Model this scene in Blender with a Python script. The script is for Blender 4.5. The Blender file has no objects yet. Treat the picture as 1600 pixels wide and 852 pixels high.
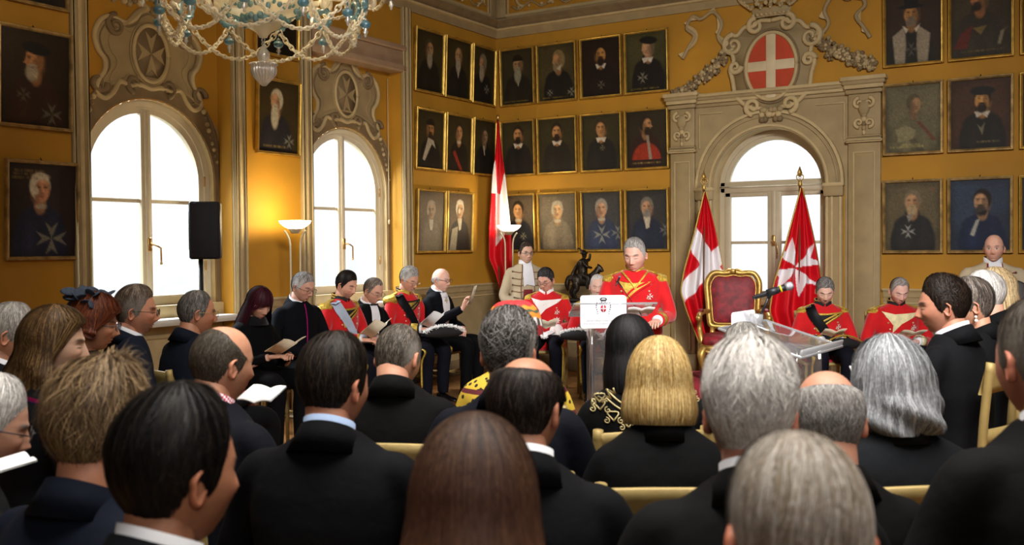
import bpy, math, random
import numpy as np
from mathutils import Matrix, Vector
from mathutils.bvhtree import BVHTree
random.seed(7); rng = np.random.default_rng(7)
scene = bpy.context.scene
COLL = scene.collection
PI = math.pi
# ---------------------------------------------------------------- camera solved from the room's own lines
F = 1530.0; YAW, PIT, ROL = 0.55839, 0.027737, -0.0079175
def _axes():
    cy, sy = math.cos(YAW), math.sin(YAW); cp, sp = math.cos(PIT), math.sin(PIT)
    fw = np.array([-sy*cp, cy*cp, -sp]); r = np.array([cy, sy, 0.]); u = np.cross(r, fw)
    cr, sr = math.cos(ROL), math.sin(ROL)
    return r*cr+u*sr, -r*sr+u*cr, fw
RT, UP, FW = _axes()
CAM = np.array([6.788, -10.526, 1.55])
def ray(px, py): return FW+RT*((px-800)/F)-UP*((py-426)/F)
def at(px, py, d): return CAM+ray(px, py)*d
def WL(px, py, x=0.):
    r = ray(px, py); return CAM+r*((x-CAM[0])/r[0])
def WB(px, py, y=0.):
    r = ray(px, py); return CAM+r*((y-CAM[1])/r[1])
HEADING = 90+math.degrees(YAW)
cd = bpy.data.cameras.new('camera'); cam = bpy.data.objects.new('camera', cd); COLL.objects.link(cam)
cd.sensor_width = 36; cd.lens = 36*F/1600; cd.clip_start = .05; cd.clip_end = 500
M4 = Matrix([[RT[i], UP[i], -FW[i], CAM[i]] for i in range(3)]+[[0, 0, 0, 1]])
cam.matrix_world = M4; scene.camera = cam
cd.dof.use_dof = True; cd.dof.focus_distance = 8.6; cd.dof.aperture_fstop = 5.0
scene.view_settings.view_transform = 'Standard'
# ---------------------------------------------------------------- colours, materials
def lin(h):
    h = h.lstrip('#'); h = ''.join(q*2 for q in h) if len(h) == 3 else h; o = []
    for i in (0, 2, 4):
        c = int(h[i:i+2], 16)/255; o.append(c/12.92 if c <= .04045 else ((c+.055)/1.055)**2.4)
    return tuple(o)
_mats = {}
def mat(name, col, rough=.6, metal=0., noise=0., nscale=8., bump=0., bscale=40., attr=False, spec=.5, emit=0., sheen=0., stretch=None, trans=0., coat=0.):
    if name in _mats: return _mats[name]
    if isinstance(col, str): col = lin(col)
    m = bpy.data.materials.new(name); m.use_nodes = True; nt = m.node_tree; N = nt.nodes; L = nt.links
    b = N['Principled BSDF']
    b.inputs['Roughness'].default_value = rough; b.inputs['Metallic'].default_value = metal
    b.inputs['Specular IOR Level'].default_value = spec
    b.inputs['Sheen Weight'].default_value = sheen; b.inputs['Coat Weight'].default_value = coat
    b.inputs['Base Color'].default_value = (*col, 1)
    if trans: b.inputs['Transmission Weight'].default_value = trans
    src = None
    if attr:
        a = N.new('ShaderNodeAttribute'); a.attribute_name = 'Col'; src = a.outputs['Color']
    tc = N.new('ShaderNodeTexCoord'); vec = tc.outputs['Object']
    if stretch:
        mp = N.new('ShaderNodeMapping'); mp.inputs['Scale'].default_value = stretch; L.new(vec, mp.inputs[0]); vec = mp.outputs[0]
    if noise:
        n = N.new('ShaderNodeTexNoise'); n.inputs['Scale'].default_value = nscale; n.inputs['Detail'].default_value = 4; L.new(vec, n.inputs['Vector'])
        r = N.new('ShaderNodeMapRange'); r.inputs['From Min'].default_value = .3; r.inputs['From Max'].default_value = .7
        r.inputs['To Min'].default_value = 1-noise; r.inputs['To Max'].default_value = 1+noise; L.new(n.outputs[0], r.inputs['Value'])
        mx = N.new('ShaderNodeMix'); mx.data_type = 'RGBA'; mx.blend_type = 'MULTIPLY'; mx.inputs['Factor'].default_value = 1
        if src: L.new(src, mx.inputs['A'])
        else: mx.inputs['A'].default_value = (*col, 1)
        L.new(r.outputs[0], mx.inputs['B']); src = mx.outputs['Result']
    if src: L.new(src, b.inputs['Base Color'])
    if bump:
        n = N.new('ShaderNodeTexNoise'); n.inputs['Scale'].default_value = bscale; n.inputs['Detail'].default_value = 3; L.new(vec, n.inputs['Vector'])
        bp = N.new('ShaderNodeBump'); bp.inputs['Strength'].default_value = bump; bp.inputs['Distance'].default_value = .01
        L.new(n.outputs[0], bp.inputs['Height']); L.new(bp.outputs[0], b.inputs['Normal'])
    if emit:
        b.inputs['Emission Color'].default_value = (*col, 1); b.inputs['Emission Strength'].default_value = emit
    _mats[name] = m; return m
def glass_mat(name, tint=(1, 1, 1), gloss=.06, rough=.02, body=0., bodycol=(1, 1, 1)):
    """thin clear sheet: lets light straight through and mirrors a little"""
    if name in _mats: return _mats[name]
    m = bpy.data.materials.new(name); m.use_nodes = True; nt = m.node_tree; N = nt.nodes; L = nt.links
    N.remove(N['Principled BSDF']); out = N['Material Output']
    t = N.new('ShaderNodeBsdfTransparent'); t.inputs[0].default_value = (*tint, 1)
    g = N.new('ShaderNodeBsdfGlossy'); g.inputs['Roughness'].default_value = rough
    lw = N.new('ShaderNodeLayerWeight'); lw.inputs['Blend'].default_value = .35
    mr = N.new('ShaderNodeMapRange'); mr.inputs['To Min'].default_value = gloss; mr.inputs['To Max'].default_value = min(1, gloss+.5)
    L.new(lw.outputs['Facing'], mr.inputs['Value'])
    mx = N.new('ShaderNodeMixShader'); L.new(mr.outputs[0], mx.inputs[0]); L.new(t.outputs[0], mx.inputs[1]); L.new(g.outputs[0], mx.inputs[2])
    last = mx.outputs[0]
    if body:
        d = N.new('ShaderNodeBsdfTranslucent'); d.inputs[0].default_value = (*bodycol, 1)
        d2 = N.new('ShaderNodeBsdfDiffuse'); d2.inputs[0].default_value = (*bodycol, 1)
        ad = N.new('ShaderNodeMixShader'); ad.inputs[0].default_value = .5; L.new(d.outputs[0], ad.inputs[1]); L.new(d2.outputs[0], ad.inputs[2])
        m2 = N.new('ShaderNodeMixShader'); m2.inputs[0].default_value = body; L.new(last, m2.inputs[1]); L.new(ad.outputs[0], m2.inputs[2]); last = m2.outputs[0]
    L.new(last, out.inputs['Surface']); _mats[name] = m; return m
# ---------------------------------------------------------------- mesh builder
def ident(): return np.eye(4)
def TR(x, y, z): m = np.eye(4); m[:3, 3] = (x, y, z); return m
def RX(a): c, s = math.cos(a), math.sin(a); m = np.eye(4); m[1:3, 1:3] = [[c, -s], [s, c]]; return m
def RY(a): c, s = math.cos(a), math.sin(a); m = np.eye(4); m[0, 0] = c; m[0, 2] = s; m[2, 0] = -s; m[2, 2] = c; return m
def RZ(a): c, s = math.cos(a), math.sin(a); m = np.eye(4); m[:2, :2] = [[c, -s], [s, c]]; return m
def SC(x, y, z): return np.diag([x, y, z, 1.])
def frame(o, x, y, z): m = np.eye(4); m[:3, 0] = x; m[:3, 1] = y; m[:3, 2] = z; m[:3, 3] = o; return m
def apply(T, V): V = np.asarray(V, float).reshape(-1, 3); return V@T[:3, :3].T+T[:3, 3]
def nrm(v): v = np.asarray(v, float); n = np.linalg.norm(v); return v/n if n > 1e-12 else v
class MB:
    def __init__(s): s.v = []; s.f = []; s.m = []; s.c = []; s.n = 0; s.T = None; s.hascol = False
    def add(s, V, Fs, mi=0, col=None):
        V = np.asarray(V, float).reshape(-1, 3)
        if s.T is not None: V = apply(s.T, V)
        s.v.append(V); k = s.n
        if isinstance(Fs, np.ndarray): Fs = (Fs+k).tolist()
        else: Fs = [tuple(i+k for i in f) for f in Fs]
        s.f += Fs
        s.m += [mi]*len(Fs) if np.isscalar(mi) else list(mi)
        if col is not None:
            s.hascol = True; col = np.asarray(col, float)
            if col.ndim == 1: col = np.tile(col, (len(V), 1))
            s.c.append(col[:, :3])
        else: s.c.append(np.ones((len(V), 3)))
        s.n += len(V); return s
    def grid(s, P, wu=False, wv=False, mi=0, col=None, cap0=False, cap1=False):
        P = np.asarray(P, float); nu, nv = P.shape[:2]
        i = np.arange(nu if wu else nu-1); j = np.arange(nv if wv else nv-1)
        I, J = np.meshgrid(i, j, indexing='ij'); I2 = (I+1) % nu; J2 = (J+1) % nv
        Q = np.stack([I*nv+J, I*nv+J2, I2*nv+J2, I2*nv+J], -1).reshape(-1, 4)
        fs = Q.tolist()
        if cap0: fs.append(list(range(nv))[::-1])
        if cap1: fs.append([(nu-1)*nv+k for k in range(nv)])
        if col is not None:
            col = np.asarray(col, float)
            if col.ndim == 3: col = col.reshape(-1, col.shape[-1])
        return s.add(P.reshape(-1, 3), [tuple(f) for f in fs], mi, col)
    def loft(s, rings, mi=0, col=None, caps=True): return s.grid(np.array(rings), False, True, mi, col, caps, caps)
    def tube(s, pts, r, n=10, mi=0, caps=True, closed=False, flat=1., col=None, upv=None):
        pts = np.asarray(pts, float); k = len(pts); r = np.broadcast_to(np.asarray(r, float), (k,))
        tg = np.gradient(pts, axis=0) if not closed else np.roll(pts, -1, 0)-np.roll(pts, 1, 0)
        tg = tg/np.maximum(np.linalg.norm(tg, axis=1, keepdims=True), 1e-9)
        a = np.array([0, 0, 1.]) if upv is None else np.asarray(upv, float)
        if upv is None and abs(tg[0]@a) > .9: a = np.array([1., 0, 0])
        rings = []; u = nrm(a-tg[0]*(a@tg[0]))
        an = np.linspace(0, 2*PI, n, endpoint=False)
        for p, t, rr in zip(pts, tg, r):
            if upv is not None: u = a
            u = nrm(u-t*(u@t)); w = np.cross(t, u)
            rings.append(p+rr*(np.cos(an)[:, None]*u*flat+np.sin(an)[:, None]*w))
        return s.grid(np.array(rings), closed, True, mi, col, caps and not closed, caps and not closed)
    def lathe(s, prof, n=24, c=(0, 0, 0), mi=0, ripple=0, ra=0.):
        an = np.linspace(0, 2*PI, n, endpoint=False); rings = []
        mod = 1+ra*np.cos(ripple*an) if ripple else np.ones(n)
        for r, z in prof: rings.append(np.stack([r*mod*np.cos(an)+c[0], r*mod*np.sin(an)+c[1], np.full(n, z+c[2])], -1))
        return s.grid(np.array(rings), False, True, mi, None, prof[0][0] > 1e-6, prof[-1][0] > 1e-6)
    def ell(s, c, r, nu=12, nv=8, mi=0, col=None):
        r = np.broadcast_to(np.asarray(r, float), (3,)); th = np.linspace(-PI/2, PI/2, nv+1); ph = np.linspace(0, 2*PI, nu, endpoint=False)
        T_, P_ = np.meshgrid(th, ph, indexing='ij')
        P = np.stack([np.cos(T_)*np.cos(P_)*r[0], np.cos(T_)*np.sin(P_)*r[1], np.sin(T_)*r[2]], -1)+np.asarray(c, float)
        return s.grid(P, False, True, mi, col)
    def box(s, c, size, b=.004, mi=0, col=None):
        x, y, z = [q/2 for q in size]; b = min(b, x*.9, y*.9, z*.9)
        def ring(zz, i):
            X, Y = x-i, y-i
            return [(X-b, -Y, zz), (X, -Y+b, zz), (X, Y-b, zz), (X-b, Y, zz), (-X+b, Y, zz), (-X, Y-b, zz), (-X, -Y+b, zz), (-X+b, -Y, zz)]
        P = np.array([ring(-z, b), ring(-z+b, 0), ring(z-b, 0), ring(z, b)])+np.asarray(c, float)
        return s.loft(P, mi, col)
    def torus(s, T, R, r, n=16, k=6, mi=0, sx=1., sy=1., col=None):
        a = np.linspace(0, 2*PI, n, endpoint=False); b = np.linspace(0, 2*PI, k, endpoint=False); A, B = np.meshgrid(a, b, indexing='ij')
        P = np.stack([(R+r*np.cos(B))*np.cos(A)*sx, (R+r*np.cos(B))*np.sin(A)*sy, r*np.sin(B)], -1)
        return s.grid(apply(T, P).reshape(P.shape), True, True, mi, col)
    def prism(s, poly, T, t, mi=0, col=None):
        """2-D outline in the local xy plane of T, thickened from 0 to t along local z"""
        p = np.asarray(poly, float); n = len(p)
        V = np.concatenate([np.c_[p, np.zeros(n)], np.c_[p, np.full(n, t)]]); V = apply(T, V)
        fs = [tuple(range(n))[::-1], tuple(range(n, 2*n))]+[(i, (i+1) % n, n+(i+1) % n, n+i) for i in range(n)]
        return s.add(V, fs, mi, col)
    def arrays(s): return np.concatenate(s.v), s.f
    def mesh(s, name, mats, smooth=True):
        me = bpy.data.meshes.new(name); V = np.concatenate(s.v) if s.v else np.zeros((0, 3))
        me.from_pydata(V.tolist(), [], s.f)
        for m in (mats if isinstance(mats, (list, tuple)) else [mats]): me.materials.append(m)
        if any(s.m): me.polygons.foreach_set('material_index', s.m)
        if smooth: me.polygons.foreach_set('use_smooth', [True]*len(me.polygons))
        if s.hascol:
            ca = me.color_attributes.new('Col', 'FLOAT_COLOR', 'POINT'); C = np.concatenate(s.c)
            ca.data.foreach_set('color', np.c_[C, np.ones(len(C))].astype(np.float32).ravel())
        me.update(); return me
    def build(s, name, mats, parent=None, smooth=True, sharp=None):
        me = s.mesh(name, mats, smooth)
        if sharp is not None: me.set_sharp_from_angle(angle=math.radians(sharp))
        return link(name, me, parent)
def link(name, data, parent=None):
    o = bpy.data.objects.new(name, data); COLL.objects.link(o)
    if parent is not None: o.parent = parent
    return o
def tag(o, label, cat, group=None, kind=None):
    if label: o['label'] = label
    if cat: o['category'] = cat
    if group: o['group'] = group
    if kind: o['kind'] = kind
    return o
def struct(o): o['kind'] = 'structure'; return o
def thing(name, label, cat, loc=(0, 0, 0), rz=0., group=None):
    o = link(name, None); o.location = loc; o.rotation_euler = (0, 0, rz); o.empty_display_size = .1
    return tag(o, label, cat, group)
def remesh(mb, voxel, it=4, fac=.5, name='m'):
    me = mb.mesh('tmp', [], True); o = link('tmp', me)
    r = o.modifiers.new('r', 'REMESH'); r.mode = 'VOXEL'; r.voxel_size = voxel; r.use_smooth_shade = True
    if it: q = o.modifiers.new('s', 'SMOOTH'); q.iterations = it; q.factor = fac
    dg = bpy.context.evaluated_depsgraph_get(); dg.update()
    out = bpy.data.meshes.new_from_object(o.evaluated_get(dg)); out.name = name
    bpy.data.objects.remove(o); bpy.data.meshes.remove(me)
    out.polygons.foreach_set('use_smooth', [True]*len(out.polygons)); return out
def catmull(pts, n=8, closed=False):
    p = np.asarray(pts, float); k = len(p); out = []
    rngk = range(k if closed else k-1)
    for i in rngk:
        g = lambda j: p[j % k] if closed else p[min(max(j, 0), k-1)]
        a, b, c, d = g(i-1), g(i), g(i+1), g(i+2)
        for t in np.linspace(0, 1, n, endpoint=False):
            out.append(.5*(2*b+(c-a)*t+(2*a-5*b+4*c-d)*t*t+(3*b-a-3*c+d)*t**3))
    if not closed: out.append(p[-1])
    return np.array(out)
def text_mesh(s, size, T, thick=0.0):
    cu = bpy.data.curves.new('t', 'FONT'); cu.body = s; cu.size = size; cu.align_x = 'CENTER'; cu.resolution_u = 2; cu.extrude = thick
    o = link('t', cu); dg = bpy.context.evaluated_depsgraph_get(); dg.update()
    me = bpy.data.meshes.new_from_object(o.evaluated_get(dg)); V = np.array([v.co[:] for v in me.vertices]).reshape(-1, 3); fs = [tuple(p.vertices) for p in me.polygons]
    bpy.data.objects.remove(o); bpy.data.curves.remove(cu); bpy.data.meshes.remove(me)
    return apply(T, V), fs
GOLD = mat('gilding', '#b8954e', .42, .7, .25, 20, .15, 60)
GOLDP = mat('gold_paint', '#b59a4c', .42, .55, .2, 14, .1, 50)
BLACKC = mat('black_cloth', '#0b0c10', .85, 0, .25, 5, .25, 140, sheen=.15, spec=.2)
WHITEC = mat('white_cloth', '#dfe1e6', .8, 0, .05, 12, .1, 80)
# ================================================================= ROOM
TLW = frame((0, 0, 0), (0, 1, 0), (0, 0, 1), (1, 0, 0))      # left wall: (u along the wall, z up, n into the room)
TBW = frame((0, 0, 0), (1, 0, 0), (0, 0, 1), (0, -1, 0))     # back wall
ORANGE = mat('ochre_plaster', '#ae7d1c', .75, 0, .12, 1.6, .08, 60)
BEIGE = mat('painted_stone', '#9a865f', .7, 0, .12, 6, .06, 40)
BEIGEL = mat('painted_stone_light', '#b6a175', .7, 0, .1, 8, .05, 40)
BEIGED = mat('painted_stone_dark', '#786446', .75, 0, .15, 8)
PINKST = mat('painted_stone_pinkish', '#a3876a', .7, 0, .12, 7)
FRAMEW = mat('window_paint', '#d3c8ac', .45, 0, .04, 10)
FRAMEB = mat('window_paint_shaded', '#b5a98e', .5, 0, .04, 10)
SILLW = mat('sill_paint', '#d9d6cc', .5, 0, .04, 10)
PANE = glass_mat('window_glass', gloss=.03)
BRASS = mat('brass', '#b8935a', .35, .9)
IRON = mat('dark_metal', '#2a2620', .5, .6)
def rect(mb, T, u0, u1, z0, z1, n=0., mi=0):
    mb.add(apply(T, [(u0, z0, n), (u1, z0, n), (u1, z1, n), (u0, z1, n)]), [(0, 1, 2, 3)], mi)
def wbox(mb, T, u0, u1, z0, z1, n0, n1, b=.006, mi=0):
    k = MB(); k.box(((u0+u1)/2, (z0+z1)/2, (n0+n1)/2), (u1-u0, z1-z0, abs(n1-n0)), b)
    V, f = k.arrays(); mb.add(apply(T, V), f, mi)
def arch_path(cx, r, zb, zs, n=28):
    a = np.linspace(PI, 0, n); P = np.c_[cx+r*np.cos(a), zs+r*np.sin(a)]
    return np.concatenate([[[cx-r, zb]], P, [[cx+r, zb]]])
def arch_panel(mb, T, u0, u1, z0, z1, cx, r, zb, zs, n=0., mi=0):
    rect(mb, T, u0, u1, z0, zb, n, mi); rect(mb, T, u0, cx-r, zb, z1, n, mi); rect(mb, T, cx+r, u1, zb, z1, n, mi)
    a = np.linspace(PI, 0, 29); I = np.c_[cx+r*np.cos(a), zs+r*np.sin(a)]; O = np.c_[I[:, 0], np.full(29, z1)]
    P = np.stack([np.c_[I, np.full(29, n)], np.c_[O, np.full(29, n)]], 1)
    mb.grid(apply(T, P).reshape(P.shape), mi=mi)
def arch_jamb(mb, T, cx, r, zb, zs, n0, n1, mi=0, sill=True):
    p = arch_path(cx, r, zb, zs)
    P = np.stack([np.c_[p, np.full(len(p), n0)], np.c_[p, np.full(len(p), n1)]], 1)
    mb.grid(apply(T, P).reshape(P.shape), mi=mi)
    if sill: mb.add(apply(T, [(cx-r, zb, n0), (cx+r, zb, n0), (cx+r, zb, n1), (cx-r, zb, n1)]), [(0, 1, 2, 3)], mi)
def arch_band(mb, T, cx, r0, r1, zb, zs, n0, n1, mi=0, zb0=None, clip=None):
    a, b = arch_path(cx, r0, zb if zb0 is None else zb0, zs), arch_path(cx, r1, zb, zs)
    if clip: a[:, 0] = np.clip(a[:, 0], cx-clip, cx+clip); b[:, 0] = np.clip(b[:, 0], cx-clip, cx+clip)
    f = lambda p, n: np.c_[p, np.full(len(p), n)]
    P = np.stack([f(a, n0), f(a, n1), f(b, n1), f(b, n0)], 1)
    mb.grid(apply(T, P).reshape(P.shape), False, True, mi, cap0=True, cap1=True)
XR, YN, ZC = 10.6, -14.5, 5.6
RAIL = 1.05
# floor: wood parquet
def parquet():
    m = bpy.data.materials.new('oak_parquet'); m.use_nodes = True; N = m.node_tree.nodes; L = m.node_tree.links; b = N['Principled BSDF']
    tc = N.new('ShaderNodeTexCoord'); mp = N.new('ShaderNodeMapping'); mp.inputs['Rotation'].default_value = (0, 0, PI/4); L.new(tc.outputs['Object'], mp.inputs[0])
    br = N.new('ShaderNodeTexBrick'); br.inputs['Scale'].default_value = 2.2; br.inputs['Mortar Size'].default_value = .006
    br.inputs['Color1'].default_value = (*lin('#9a6a35'), 1); br.inputs['Color2'].default_value = (*lin('#7d5226'), 1); br.inputs['Mortar'].default_value = (*lin('#3a2411'), 1)
    L.new(mp.outputs[0], br.inputs['Vector'])
    w = N.new('ShaderNodeTexNoise'); w.inputs['Scale'].default_value = 9; mp2 = N.new('ShaderNodeMapping'); mp2.inputs['Scale'].default_value = (1, 12, 1); L.new(mp.outputs[0], mp2.inputs[0]); L.new(mp2.outputs[0], w.inputs['Vector'])
    mx = N.new('ShaderNodeMix'); mx.data_type = 'RGBA'; mx.blend_type = 'OVERLAY'; mx.inputs['Factor'].default_value = .4
    L.new(br.outputs['Color'], mx.inputs['A']); L.new(w.outputs[0], mx.inputs['B']); L.new(mx.outputs['Result'], b.inputs['Base Color'])
    b.inputs['Roughness'].default_value = .38; return m
k = MB(); k.box((XR/2, YN/2, -.05), (XR+.8, -YN+.8, .1), .001); struct(k.build('floor', parquet()))
k = MB(); k.box((XR/2, YN/2, ZC+.05), (XR+.8, -YN+.8, .1), .001); struct(k.build('ceiling', mat('ceiling_paint', '#8a7448', .8, 0, .15, 2)))
# ---- left wall with two recessed window bays
BAYS = [(-5.83, -4.39, -5.11), (-3.39, -1.95, -2.67)]
REC, WR, WS, WB0 = -.17, .66, 2.14, 1.06
BTOPS = [3.78, 3.5]
k = MB(); u = YN
for (a, b, c) in BAYS+[(0, 0, 0)]:
    rect(k, TLW, u, a, RAIL, ZC, 0, 0); rect(k, TLW, u, a, 0, RAIL, 0, 1); u = b
for (a, b, c), BTOP in zip(BAYS, BTOPS):
    rect(k, TLW, a, b, BTOP, ZC, 0, 0)
    arch_panel(k, TLW, a, b, 0, BTOP, c, WR, WB0, WS, REC, 0)
    arch_jamb(k, TLW, c, WR, WB0, WS, REC, -.34, 2)
    k.add(apply(TLW, [(b, 0, REC), (b, 0, 0), (b, BTOP, 0), (b, BTOP, REC)]), [(0, 1, 2, 3)], 0)
    k.add(apply(TLW, [(a, 0, REC), (a, 0, 0), (a, BTOP, 0), (a, BTOP, REC)]), [(3, 2, 1, 0)], 0)
    k.add(apply(TLW, [(a, BTOP, REC), (a, BTOP, 0), (b, BTOP, 0), (b, BTOP, REC)]), [(0, 1, 2, 3)], 1)
struct(k.build('wall_left', [ORANGE, BEIGE, BEIGEL], smooth=False))
# ---- back wall with the arched niche
NC, NR, NS, NB = 3.50, .62, 2.18, 0.0
k = MB()
arch_panel(k, TBW, 0, XR, 0.0, ZC, NC, NR, NB, NS, 0, 0)
arch_jamb(k, TBW, NC, NR, NB, NS, 0, -.30, 2, False)
rect(k, TBW, NC-NR-.05, NC+NR+.05, 0, .93, -.30, 1)
rect(k, TBW, 0, 2.36, 0, RAIL, .004, 1); rect(k, TBW, 4.70, XR, 0, RAIL, .004, 1)
struct(k.build('wall_back', [ORANGE, BEIGE, BEIGEL], smooth=False))
k = MB(); k.add([(XR, 0, 0), (XR, YN, 0), (XR, YN, ZC), (XR, 0, ZC)], [(0, 1, 2, 3)]); struct(k.build('wall_right', ORANGE, smooth=False))
k = MB(); k.add([(0, YN, 0), (XR, YN, 0), (XR, YN, ZC), (0, YN, ZC)], [(3, 2, 1, 0)]); struct(k.build('wall_rear', ORANGE, smooth=False))
# ---- chair rails, wainscot mouldings, baseboards
def mould(mb, T, u0, u1, z, prof, mi=0):
    """extrude a small (n, dz) profile along the wall"""
    P = np.array([[(uu, z+dz, n) for n, dz in prof] for uu in (u0, u1)])
    mb.grid(apply(T, P).reshape(P.shape), False, False, mi)
RP = [(0, .03), (.05, .03), (.055, .02), (.04, .005), (.025, -.01), (.02, -.05), (.012, -.06), (0, -.07)]
segL = [(YN, BAYS[0][0]-.14), (BAYS[0][1]+.15, BAYS[1][0]-.13), (BAYS[1][1]+.14, 0)]
def rails(T, segs, side):
    k = MB(); b = MB()
    for a, c in segs:
        mould(k, T, a, c, RAIL, RP); mould(k, T, a, c, .93, [(0, .01), (.012, .005), (.012, -.005), (0, -.01)])
        mould(k, T, a, c, .36, [(0, .01), (.012, .005), (.012, -.005), (0, -.01)])
        mould(b, T, a, c, .16, [(0, .02), (.02, .015), (.022, 0), (.022, -.155), (.0, -.16)])
    struct(k.build('trim_chair_rail_'+side, BEIGEL)); struct(b.build('baseboard_'+side, BEIGED))
rails(TLW, segL, 'left'); rails(TBW, [(0, 2.36), (4.70, XR)], 'back')
# ---- pilaster strips beside the bays
def pilaster(mb, T, u0, u1, z0, z1, d=.035):
    w = u1-u0
    wbox(mb, T, u0, u1, z0, z1, -.002, d, .008)
    for f0, f1 in ((.0, .16), (.84, 1.0)): wbox(mb, T, u0+w*f0, u0+w*f1, z0, z1, d-.002, d+.018, .008, 1)
    wbox(mb, T, u0+w*.38, u0+w*.62, z0, z1, d-.002, d+.012, .005, 1)
k = MB()
for (a, b, c) in BAYS:
    pilaster(k, TLW, a-.14, a+.0, 0, 4.19); pilaster(k, TLW, b, b+.14, 0, 4.19)
struct(k.build('trim_pilaster_strips', [BEIGE, BEIGEL], sharp=40))
# lintel of the bays and painted band round each arch, sills
k = MB(); s_ = MB()
for (a, b, c), BTOP in zip(BAYS, BTOPS):
    wbox(k, TLW, a-.03, b+.06, BTOP-.03, BTOP+.05, -.16, .05, .012, 1); wbox(k, TLW, a, b+.03, BTOP+.05, BTOP+.2, -.1, .03, .01, 1); wbox(k, TLW, a-.03, b+.05, BTOP+.2, BTOP+.26, -.1, .06, .012, 1)
    arch_band(k, TLW, c, WR+.01, WR+.17, 1.05, WS, REC-.002, REC+.012, 0, clip=.715)
    arch_band(k, TLW, c, WR+.165, WR+.185, WS+.35, WS, REC-.002, REC+.018, 2, clip=.715)
    wbox(s_, TLW, a+.003, b-.003, .90, .955, REC-.002, .07, .012); wbox(s_, TLW, a+.003, b-.003, .955, 1.06, REC-.05, REC+.05, .006, 1)
    wbox(s_, TLW, a+.003, b-.003, .1, .9, REC-.002, REC+.03, .004, 1); wbox(s_, TLW, a+.003, b-.003, .78, .82, REC, REC+.05, .01, 1)
struct(k.build('trim_bay_surrounds', [BEIGED, PINKST, BEIGE], sharp=40)); struct(s_.build('trim_window_sills', [SILLW, BEIGEL], sharp=40))
# ---- windows
def casement_window(name, T, cx, r, zs, zb, n, mats, lun=None, muntin=1.95):
    root = link(name, None); struct(root)
    fr = MB()
    arch_band(fr, T, cx, r-.055, r, zb, zs, n-.03, n+.045)
    sash = MB(); i = r-.055
    if lun is None:
        arch_band(sash, T, cx, i-.055, i, zb, zs, n-.02, n+.03)
        wbox(sash, T, cx-.05, cx+.05, zb, zs+i-.02, n-.02, n+.036, .008)
        wbox(sash, T, cx-.022, cx+.022, zb, zs+i-.03, n+.03, n+.055, .008)
        wbox(sash, T, cx-i+.03, cx+i-.03, muntin-.016, muntin+.016, n-.012, n+.018, .005)
        wbox(sash, T, cx-i, cx+i, zb, zb+.085, n-.02, n+.034, .006)
    else:
        arch_band(sash, T, cx, i-.05, i, zs, zs, n-.02, n+.03)
        arch_band(sash, T, cx, i-.05, i, zb, zs-.06, n-.02, n+.03) if False else None
        wbox(sash, T, cx-r, cx+r, lun-.13, lun, n-.02, n+.045, .01); wbox(sash, T, cx-r, cx+r, lun-.075, lun-.05, n+.04, n+.06, .008)
        for e in (-1, 1): wbox(sash, T, cx+e*(i-.03)-.035, cx+e*(i-.03)+.035, zb, lun-.12, n-.02, n+.03, .006)
        wbox(sash, T, cx-.075, cx+.075, zb, lun-.12, n-.02, n+.036, .008); wbox(sash, T, cx-.022, cx+.022, zb, lun-.12, n+.03, n+.055, .008)
        wbox(sash, T, cx-i, cx+i, lun-.175, lun-.125, n-.02, n+.03, .006); wbox(sash, T, cx-i, cx+i, zb, zb+.09, n-.02, n+.03, .006)
        wbox(sash, T, cx-i+.03, cx+i-.03, muntin-.016, muntin+.016, n-.012, n+.018, .005)
    fr.build('window_frame', mats[0], root, sharp=40); sash.build('window_sash', mats[1], root, sharp=40)
    p = arch_path(cx, r-.02, zb+.02, zs); g = MB(); g.add(apply(T, np.c_[p, np.full(len(p), n)]), [tuple(range(len(p)))]); g.build('pane', PANE, root, smooth=False)
    h = MB(); wbox(h, T, cx-.02, cx+.02, 1.52, 1.64, n+.05, n+.068, .006)
    P = [(cx, 1.58, n+.06), (cx, 1.58, n+.11), (cx+.02, 1.57, n+.125), (cx+.06, 1.55, n+.125), (cx+.065, 1.47, n+.12), (cx+.065, 1.43, n+.12)]
    h.tube(apply(T, P), .008, 8); h.ell(apply(T, [(cx+.065, 1.42, n+.12)])[0], .012, 8, 6); h.build('window_handle', BRASS, root)
    for zz in (1.35, 2.1) if lun is None else ():
        hg = MB(); hg.tube(apply(T, [(cx+r-.06, zz, n+.05), (cx+r-.06, zz+.09, n+.05)]), .009, 8); hg.build('hinge', BRASS, root)
    return root
casement_window('window_1', TLW, BAYS[0][2], WR, WS, WB0, -.27, [FRAMEW, FRAMEW])
casement_window('window_2', TLW, BAYS[1][2], WR, WS, WB0, -.27, [FRAMEW, FRAMEW])
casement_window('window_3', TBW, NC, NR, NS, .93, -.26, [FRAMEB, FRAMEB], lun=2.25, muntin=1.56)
# thin cord hanging in the second bay
k = MB(); k.tube([(-.12, -2.03, 3.4), (-.12, -2.03, 1.85)], .005, 6); k.ell((-.12, -2.03, 1.82), (.01, .01, .03), 8, 6)
tag(k.build('blind_cord', mat('cord', '#c9b58c', .8)), 'thin pale cord hanging down the reveal right of the second arched window', 'cord')
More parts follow.
